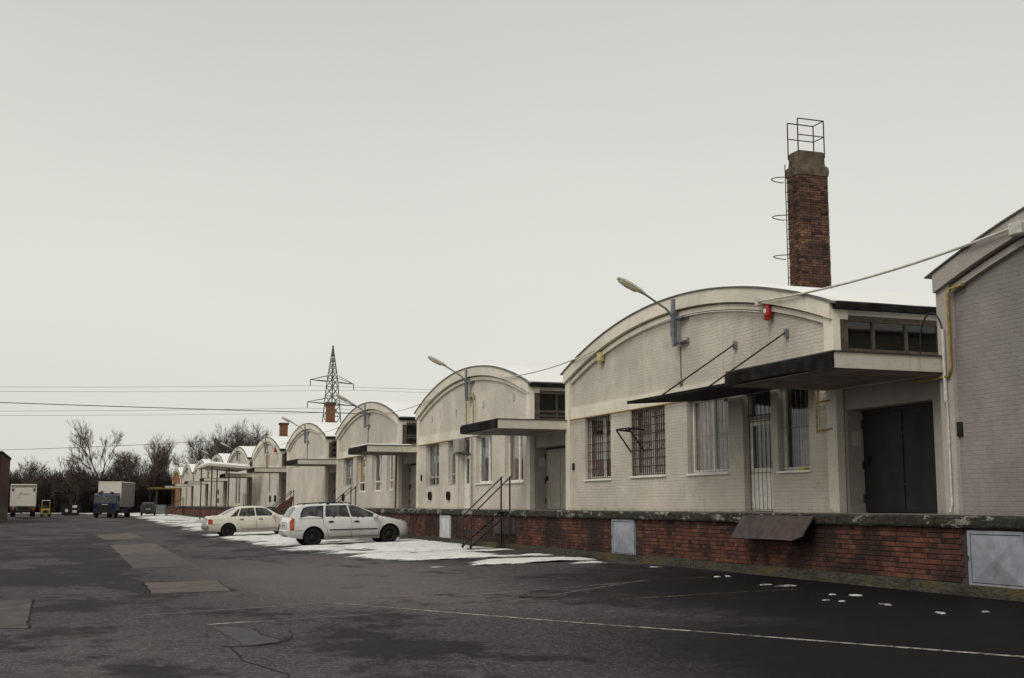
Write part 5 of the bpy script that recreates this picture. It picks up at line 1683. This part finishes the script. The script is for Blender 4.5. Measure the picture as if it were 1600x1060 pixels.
suv, _ = car(dict(
    name='dark_car', label='dark green car seen from the rear near the far end of the platform', cat='car',
    L=4.2, W=1.78, paint='car_dark', r=0.33, wheels=(0.8, 3.35), handle_mat='black',
    top=[(0, 0.66), (0.03, 0.95), (0.10, 1.15), (0.25, 1.50), (0.5, 1.60), (1.5, 1.63), (2.2, 1.60), (2.9, 1.10), (3.9, 0.98), (4.12, 0.80), (4.2, 0.55)],
    belt=[(0, 1.0), (4.2, 0.9)], plan=[(0, 0.88), (0.1, 0.95), (0.5, 1), (3.2, 1), (3.9, 0.92), (4.2, 0.7)],
    zb=[(0, 0.42), (0.6, 0.32), (3.6, 0.30), (4.2, 0.4)],
    windows=[[(0.45, 1.06), (0.6, 1.46), (1.3, 1.50), (1.3, 1.05)], [(1.4, 1.05), (1.4, 1.50), (2.1, 1.48), (2.7, 1.08)]],
    seams=[[(1.35, 1.0), (1.35, 0.4)]], mouldings=[], handles=[(1.6, 0.92)], mirror=(2.6, 1.0),
    tail=[(0.06, 0.75), (0.05, 1.0), (0.14, 1.02), (0.16, 0.75)], head=[(3.85, 0.75), (3.85, 0.9), (4.05, 0.85), (4.08, 0.75)], ws=(2.25, 2.85), rs=(0.09, 0.24)))
MB().box(-0.02, 0.03, -0.27, 0.27, 0.78, 0.90).build('number_plate', 'plate', suv)
park(suv, (8.6, 150.0), (8.75, 152.5), 2.5, 0.8)

def wheel_pair(root, x, r, w, yoff, name='wheel'):
    for s in (-1, 1):
        a = s * yoff - w / 2
        t = MB().lathe([(r * 0.55, 0), (r * 0.9, 0), (r, 0.04), (r, w - 0.04), (r * 0.9, w), (r * 0.55, w), (r * 0.55, 0)], 'y', (x, a, r), 22).build(name, 'tyre', root, smooth=40)
        MB().lathe([(0, w * 0.3), (r * 0.5, w * 0.3), (r * 0.57, w * 0.1)], 'y', (x, a, r), 16).lathe([(0, w * 0.7), (r * 0.5, w * 0.7), (r * 0.57, w * 0.9)], 'y', (x, a, r), 16).build('rim', 'rim', t)

# blue lorry: x forward, origin under the front bumper
bt = thing('blue_lorry', (0, 0, 0), 'blue lorry cab facing us with a tall pale box body', 'truck')
mb = MB()
prof = [(0.0, 0.75), (0.03, 1.55), (-0.18, 2.50), (-0.40, 2.66), (-1.75, 2.70), (-1.80, 0.75)]
mb.prism(prof, 'y', -1.22, 1.22)
cab = mb.build('cab', 'truck_blue', bt)
bv = cab.modifiers.new('bevel', 'BEVEL'); bv.width = 0.07; bv.segments = 3
MB().add([(0.045, -1.06, 1.62), (0.045, 1.06, 1.62), (-0.135, 1.0, 2.42), (-0.135, -1.0, 2.42)], [(0, 1, 2, 3)]).build('windscreen', 'side_glass', bt)
for s in (-1, 1):
    MB().box(-1.3, -0.35, s * 1.225 - 0.008, s * 1.225 + 0.008, 1.65, 2.35).build('side_window', 'side_glass', bt)
    mr = MB().rbox(-0.05, 0.08, s * 1.45 - 0.1, s * 1.45 + 0.1, 1.75, 2.35, 0.03, 2).build('mirror', 'black', bt)
    MB().bar((-0.1, s * 1.2, 2.3), (0.0, s * 1.42, 2.3), 0.04).build('mirror_arm', 'black', mr)
    MB().rbox(-0.03, 0.06, s * 0.92 - 0.2, s * 0.92 + 0.2, 0.62, 0.80, 0.03, 2).build('headlight', 'headlight', bt)
    MB().rbox(-0.55, -0.2, s * 0.62 - 0.18, s * 0.62 + 0.18, 2.68, 2.82, 0.04, 2).build('roof_beacon', simple('dull_red_beacon', (0.12, 0.02, 0.02), 0.4), bt)
MB().rbox(-0.06, 0.075, -0.75, 0.75, 0.86, 1.34, 0.03, 2).build('front_grille', 'black', bt)
for i in range(4):
    MB().box(0.076, 0.09, -0.7, 0.7, 0.92 + i * 0.11, 0.95 + i * 0.11).build('grille_bar', 'dark_bar', bt)
MB().rbox(-0.3, 0.10, -1.23, 1.23, 0.36, 0.86, 0.05, 2).build('bumper', 'black', bt)
MB().box(0.08, 0.10, -0.3, 0.3, 1.40, 1.47).build('badge', 'plate', bt)
MB().box(0.101, 0.112, -0.26, 0.26, 0.42, 0.53).build('number_plate', 'plate', bt)
bx = MB().rbox(-9.2, -2.1, -1.27, 1.27, 1.15, 3.95, 0.04, 1).build('box_body', 'tarp_grey', bt)
MB().box(-2.099, -2.07, -1.24, 1.24, 1.2, 3.90).build('front_panel', 'truck_white', bx)
MB().box(-9.2, -2.05, -1.285, 1.285, 3.88, 3.97).build('roof_rim', 'truck_white', bx)
MB().box(-9.0, -0.4, -0.45, 0.45, 0.55, 1.1).build('chassis', 'black', bt)
MB().box(-2.05, -1.9, -0.9, -0.75, 0.8, 2.95).build('exhaust', 'black', bt)
wheel_pair(bt, -0.75, 0.5, 0.3, 1.05)
wheel_pair(bt, -6.9, 0.5, 0.5, 0.98)
for s in (-1, 1):
    MB().box(-6.0, -2.4, s * 1.2 - 0.02, s * 1.2 + 0.02, 0.5, 0.95).build('side_guard', 'black', bt)
bt.location = (3.55, 141.0, gz(3.55, 141.0))
bt.rotation_euler = (0, 0, R(-90 - 14))

# white box truck seen from behind: x forward, origin under the rear edge
wt_ = thing('box_truck', (0, 0, 0), 'white box truck seen from behind with red lettering on its door', 'truck')
bx = MB().rbox(0.0, 6.2, -1.25, 1.25, 1.05, 3.35, 0.04, 1).build('box_body', 'truck_white', wt_)
MB().box(-0.03, -0.001, -1.2, 1.2, 3.02, 3.26).build('door_header', simple('brownish_header', (0.26, 0.20, 0.17), 0.7), bx)
MB().box(-0.025, -0.001, -1.12, 1.12, 1.12, 3.0).build('roller_door', 'truck_white', bx)
for s in (-1, 1):
    MB().box(-0.05, -0.026, s * 1.02 - 0.09, s * 1.02 + 0.09, 2.62, 2.92).build('marker_lamp', 'black', bx)
    MB().box(-0.12, -0.02, s * 1.0 - 0.18, s * 1.0 + 0.18, 0.72, 0.86).build('tail_light', 'tail_red', wt_)
lg = MB()
for a, b, w in (((0.42, 2.22), (0.22, 2.58), 0.06), ((0.22, 2.58), (0.10, 2.24), 0.05), ((0.42, 2.32), (0.05, 2.36), 0.04)):
    lg.bar((-0.03, a[0], a[1]), (-0.03, b[0], b[1]), w, 0.006)
lg.build('logo', 'logo_red', bx)
lg = MB()
pts = [(0.02 - 0.58 * i / 14, 2.33 + (0.075 if i % 2 else -0.045)) for i in range(15)]
for a, b in zip(pts, pts[1:]):
    lg.bar((-0.031, a[0], a[1]), (-0.031, b[0], b[1]), 0.035, 0.006)
lg.bar((-0.031, 0.55, 1.98), (-0.031, 0.18, 2.04), 0.035, 0.006)
lg.build('lettering', 'logo_dark', bx)
MB().box(-0.02, 6.0, -0.5, 0.5, 0.65, 1.04).build('chassis', 'black', wt_)
MB().rbox(-0.08, 0.05, -1.15, 1.15, 0.48, 0.66, 0.02, 1).build('underride_bar', 'black', wt_)
MB().rbox(6.3, 8.0, -1.12, 1.12, 0.6, 2.5, 0.1, 2).build('cab', 'truck_white', wt_)
wheel_pair(wt_, 1.4, 0.45, 0.5, 0.95)
wheel_pair(wt_, 7.2, 0.45, 0.3, 1.0)
wt_.location = (-4.60, 136.0, 0.28)
wt_.rotation_euler = (0, 0, R(90 + 1))

# forklift, rear towards us: x forward
fk = thing('forklift', (0, 0, 0), 'yellow forklift parked beside the white box truck', 'forklift')
MB().prism([(0.0, 0.35), (0.08, 0.95), (0.5, 1.05), (1.0, 0.75), (1.9, 0.72), (1.9, 0.3)], 'y', -0.55, 0.55).build('chassis', 'fork_yellow', fk)
MB().box(-0.02, 0.03, -0.32, 0.32, 0.50, 0.82).build('rear_vent', 'black', fk)
for s in (-1, 1):
    MB().bar((0.35, s * 0.48, 1.0), (0.55, s * 0.46, 2.05), 0.07).build('guard_post', 'fork_yellow', fk)
    MB().bar((1.75, s * 0.48, 0.72), (1.55, s * 0.46, 2.05), 0.07).build('guard_post', 'fork_yellow', fk)
    MB().bar((2.0, s * 0.3, 0.1), (2.0, s * 0.3, 2.15), 0.10, 0.14).build('mast_rail', 'black', fk)
    MB().box(2.05, 3.1, s * 0.3 - 0.06, s * 0.3 + 0.06, 0.06, 0.11).build('fork', 'black', fk)
MB().box(0.50, 1.65, -0.52, 0.52, 2.04, 2.12).build('roof', 'truck_white', fk)
MB().rbox(0.75, 1.25, -0.28, 0.28, 0.95, 1.45, 0.05, 2).build('seat', 'seat', fk)
wheel_pair(fk, 0.35, 0.27, 0.2, 0.48)
wheel_pair(fk, 1.7, 0.32, 0.24, 0.50)
fk.location = (-2.6, 147.5, gz(-2.6, 147.5))
fk.rotation_euler = (0, 0, R(90))
fk.scale = (0.88, 0.88, 0.88)

# dark waste container with white notices
sk = thing('waste_container', (0.3, 156, gz(0.3, 156)), 'dark waste container with white notices in front of the thicket', 'container')
g = gz(0.3, 156)
MB().prism([(-0.9, g + 0.05), (1.0, g + 0.05), (1.25, g + 1.35), (-1.1, g + 1.35)], 'y', 155.4, 156.8).build('tub', 'black', sk)
MB().box(0.25, 0.75, 155.36, 155.397, g + 0.95, g + 1.25).build('notice', 'truck_white', sk)
MB().box(0.25, 0.75, 155.36, 155.397, g + 0.35, g + 0.65).build('notice', 'truck_white', sk)
MB().box(-0.55, -0.25, 155.36, 155.397, g + 0.45, g + 0.80).build('notice', 'truck_white', sk)
MB().box(-1.15, 1.3, 155.35, 156.85, g + 1.35, g + 1.42).build('rim', 'dark_bar', sk)

# brick building at the left edge
bb = thing('brick_building', (-8.0, 110, 0), 'dark red brick building corner at the left edge of the picture', 'building')
brick_far = wall_paint('dark_brick_wall', (0.085, 0.030, 0.022), axis='X', brick=1.0, dirt=0.6)
MB().box(-22, -5.58, 110.0, 126, -0.1, 5.75).build('wall', brick_far, bb)
MB().box(-22.1, -5.50, 109.9, 126.1, 5.75, 5.95).build('parapet', 'bitumen', bb)
MB().box(-7.0, -6.2, 109.96, 109.99, 0.2, 5.6).build('recess_panel', 'void', bb)
MB().box(-5.95, -5.83, 109.9, 109.955, 0.2, 5.7).build('downpipe', 'box_grey', bb)

# ------------------------------------------------------------------ pylon
py = thing('power_pylon', (51, 254, 0), 'steel lattice power pylon rising behind the halls', 'pylon')
ang = math.atan2(9.6 * 0.941 - 7.4 * 0.3386, 7.4 * 0.941 + 9.6 * 0.3386)
ca_, sa_ = math.cos(ang), math.sin(ang)
def pl(u, w, z): return (51 + u * ca_ - w * sa_, 254 + u * sa_ + w * ca_, z)
def hw(z): return 2.6 - (2.6 - 1.15) * z / 22 if z < 22 else (1.15 - 0.35 * (z - 22) / 5.5 if z < 27.5 else max(0.06, 0.80 * (35 - z) / 7.5))
lv = [0, 5, 9.5, 13.5, 17, 20, 22.3, 24.3, 26.2, 28, 29.6, 31.0, 32.3, 33.5, 34.5, 35.0]
lat = MB()
for z0_, z1_ in zip(lv, lv[1:]):
    a, b = hw(z0_), hw(z1_)
    c0 = [(-a, -a), (a, -a), (a, a), (-a, a)]
    c1 = [(-b, -b), (b, -b), (b, b), (-b, b)]
    for i in range(4):
        j = (i + 1) % 4
        lat.bar(pl(*c0[i], z0_), pl(*c1[j], z1_), 0.09)
        lat.bar(pl(*c0[j], z0_), pl(*c1[i], z1_), 0.09)
        lat.bar(pl(*c1[i], z1_), pl(*c1[j], z1_), 0.08)
lat.build('lattice', 'pylon', py)
for i in range(4):
    sx, sy = [(-1, -1), (1, -1), (1, 1), (-1, 1)][i]
    MB().tube([pl(sx * hw(z), sy * hw(z), z) for z in lv], 0.11, 5).build('leg', 'pylon', py)
tips = []
for z, ln in ((27.3, 6.3), (22.6, 7.0)):
    arm = MB()
    for s in (-1, 1):
        t = pl(s * ln, 0, z)
        tips.append(t)
        for k in (-0.9, 0.9):
            arm.bar(pl(s * 0.8, k, z), t, 0.12).bar(pl(s * 0.8, k, z + 1.3), t, 0.09)
        for q in (0.3, 0.6):
            arm.bar(pl(s * (0.8 + (ln - 0.8) * q), -0.9 * (1 - q), z), pl(s * (0.8 + (ln - 0.8) * q), 0.9 * (1 - q), z), 0.07)
    arm.build('crossarm', 'pylon', py)
for t in tips:
    MB().tube([t, (t[0], t[1], t[2] - 1.3)], 0.09, 5).build('insulator', 'dark_bar', py)
side_names = ['upper left', 'upper right', 'lower left', 'lower right']
wd = Vector((-sa_, ca_, 0))
for k, t in enumerate(tips):
    t = Vector((t[0], t[1], t[2] - 1.3))
    a = t + Vector((-1, 0.02, 0)) * 330 + Vector((0, 0, 1.5))
    b = t + Vector((1, -0.30, 0)) * 300 + Vector((0, 0, 6))
    tag(MB().tube(sag(a, t, 4.0, 24), 0.028, 4).build('power_line', 'dark_cable'), 'power line leaving the pylon to the left from its %s arm' % side_names[k], 'power line', 'high voltage lines')
    tag(MB().tube(sag(t, b, 4.0, 24), 0.028, 4).build('power_line', 'dark_cable'), 'power line leaving the pylon to the right from its %s arm' % side_names[k], 'power line', 'high voltage lines')
tag(MB().tube(sag((-60, 265, 11.7), (16.0, 153.0, 9.25), 0.8, 24), 0.03, 4).build('overhead_cable', 'dark_cable'), 'thin dark cable low over the bare trees at the left', 'cable')

# ------------------------------------------------------------------ trees and thicket
def limb(mb, p, d, L, r, rnd, depth, maxd, twigs, spread=0.55, up=0.12, sides=(6, 5, 4, 3, 3, 3)):
    n = 4 if depth < 2 else 3
    pts = [p.copy()]
    q = p.copy()
    dd = d.copy()
    for i in range(n):
        dd = (dd + Vector((rnd.uniform(-1, 1), rnd.uniform(-1, 1), rnd.uniform(-0.4, 1) * up * 4)) * 0.13).normalized()
        q = q + dd * (L / n)
        pts.append(q.copy())
    (twigs if depth >= 2 else mb).tube(pts, r, sides[min(depth, 5)], caps=False, r1=r * 0.55)
    if depth >= maxd: return
    kids = rnd.randint(4, 5) if depth < maxd - 1 else rnd.randint(4, 6)
    for k in range(kids):
        t = rnd.uniform(0.35, 1.0) if k else 1.0
        i = min(n - 1, int(t * n))
        b = pts[i].lerp(pts[i + 1], t * n - i)
        az = rnd.uniform(0, 2 * math.pi)
        perp = dd.orthogonal().normalized()
        perp = Matrix.Rotation(az, 3, dd) @ perp
        nd = (dd + perp * spread * rnd.uniform(0.6, 1.3) + Vector((0, 0, up))).normalized()
        limb(mb, b, nd, L * rnd.uniform(0.52, 0.75), max(0.012, r * rnd.uniform(0.38, 0.52)), rnd, depth + 1, maxd, twigs, spread, up, sides)
def bare_tree(x, y, h, label, seed, spread=0.55, up=0.15, maxd=5, r=None, group='bare winter trees', stems=1, trunk=0.30):
    rnd = random.Random(seed)
    g = gz(x, y)
    t = thing('bare_tree', (x, y, g), label, 'tree', group)
    tr, cr = MB(), MB()
    r = r or h * 0.014
    for s in range(stems):
        d = Vector((rnd.uniform(-0.12, 0.12), rnd.uniform(-0.12, 0.12), 1)) + (Vector((math.cos(s * 2.4), math.sin(s * 2.4), 0)) * 0.32 if stems > 1 else Vector((0, 0, 0)))
        limb(tr, Vector((x, y, g - 0.2)), d.normalized(), h * trunk, r / (stems ** 0.4), rnd, 0, maxd, cr, spread, up)
    # fit the height
    zmax = max(v[2] for v in cr.v)
    k = h / (zmax - g)
    for m in (tr, cr):
        m.v = [(x + (a - x) * (0.5 + 0.5 * k), y + (b - y) * (0.5 + 0.5 * k), g + (c - g) * k) for a, b, c in m.v]
    tr.build('trunk', 'tree_bark', t, recalc=False)
    cr.build('crown', 'twig', t, recalc=False)
bare_tree(4.6, 198, 14.6, 'tall bare tree standing alone in the middle of the thicket', 3, 0.62, 0.14, trunk=0.26)
bare_tree(11.6, 203, 12.4, 'slender bare tree left of a similar one near the end of the row', 5, 0.45, 0.22, trunk=0.32)
bare_tree(15.6, 206, 13.2, 'slender bare tree right at the terracotta hall at the end of the row', 8, 0.45, 0.22, trunk=0.32)
bare_tree(24.5, 235, 15.5, 'left part of the dense bare crown behind the far roofs', 12, 0.62, 0.12, stems=3)
bare_tree(28.5, 236, 18.0, 'tallest dense bare crown behind the far roofs', 14, 0.60, 0.14, stems=3)
bare_tree(32.5, 235, 17.2, 'right part of the dense bare crown behind the far roofs', 17, 0.60, 0.14, stems=2)
bare_tree(-6.6, 190, 8.6, 'low spreading bare tree beside the dark brick building', 21, 0.75, 0.05)
bare_tree(0.4, 199, 9.0, 'bare shrubby tree left of the tall lone tree', 25, 0.7, 0.08, stems=3)
bare_tree(8.4, 197, 10.0, 'bare shrubby tree above the blue lorry', 28, 0.65, 0.12, stems=3)
bare_tree(13.8, 212, 9.5, 'bare shrubby tree behind the slender pair', 31, 0.6, 0.12, stems=3)
rnd = random.Random(77)
br_ = MB()
for i in range(9500):
    x = rnd.uniform(-48, 30)
    y = rnd.uniform(203, 232)
    g = gz(x, y) - 0.1
    hmax = 6.5 + 1.3 * nz(x * 0.13, y * 0.05) + 0.9 * nz(x * 0.5, y * 0.3, 4)
    h = hmax * rnd.uniform(0.55, 1.06)
    p = Vector((x, y, g))
    lean = Vector((rnd.uniform(-0.22, 0.22), rnd.uniform(-0.2, 0.2), 1))
    m1 = p + lean * h * 0.5 + Vector((rnd.uniform(-0.3, 0.3), 0, 0))
    tp = m1 + Vector((rnd.uniform(-0.3, 0.3), rnd.uniform(-0.2, 0.2), 1)) * h * 0.5
    br_.tube([p, m1, tp], 0.075, 3, caps=False, r1=0.022)
    for k in range(5):
        t = rnd.uniform(0.15, 0.95)
        b = p.lerp(m1, t * 2) if t < 0.5 else m1.lerp(tp, t * 2 - 1)
        e = b + Vector((rnd.uniform(-1, 1), rnd.uniform(-0.6, 0.6), rnd.uniform(0.2, 1.1))) * rnd.uniform(0.6, 1.5)
        br_.tube([b, e], 0.040, 3, caps=False, r1=0.014)
tag(br_.build('thicket', 'brush', recalc=False), 'dark leafless thicket closing the far end of the yard', 'thicket', kind='stuff')
tag(MB().box(-48, 30, 233, 234, -0.2, 5.8).build('far_bank', 'brush'), kind='structure')
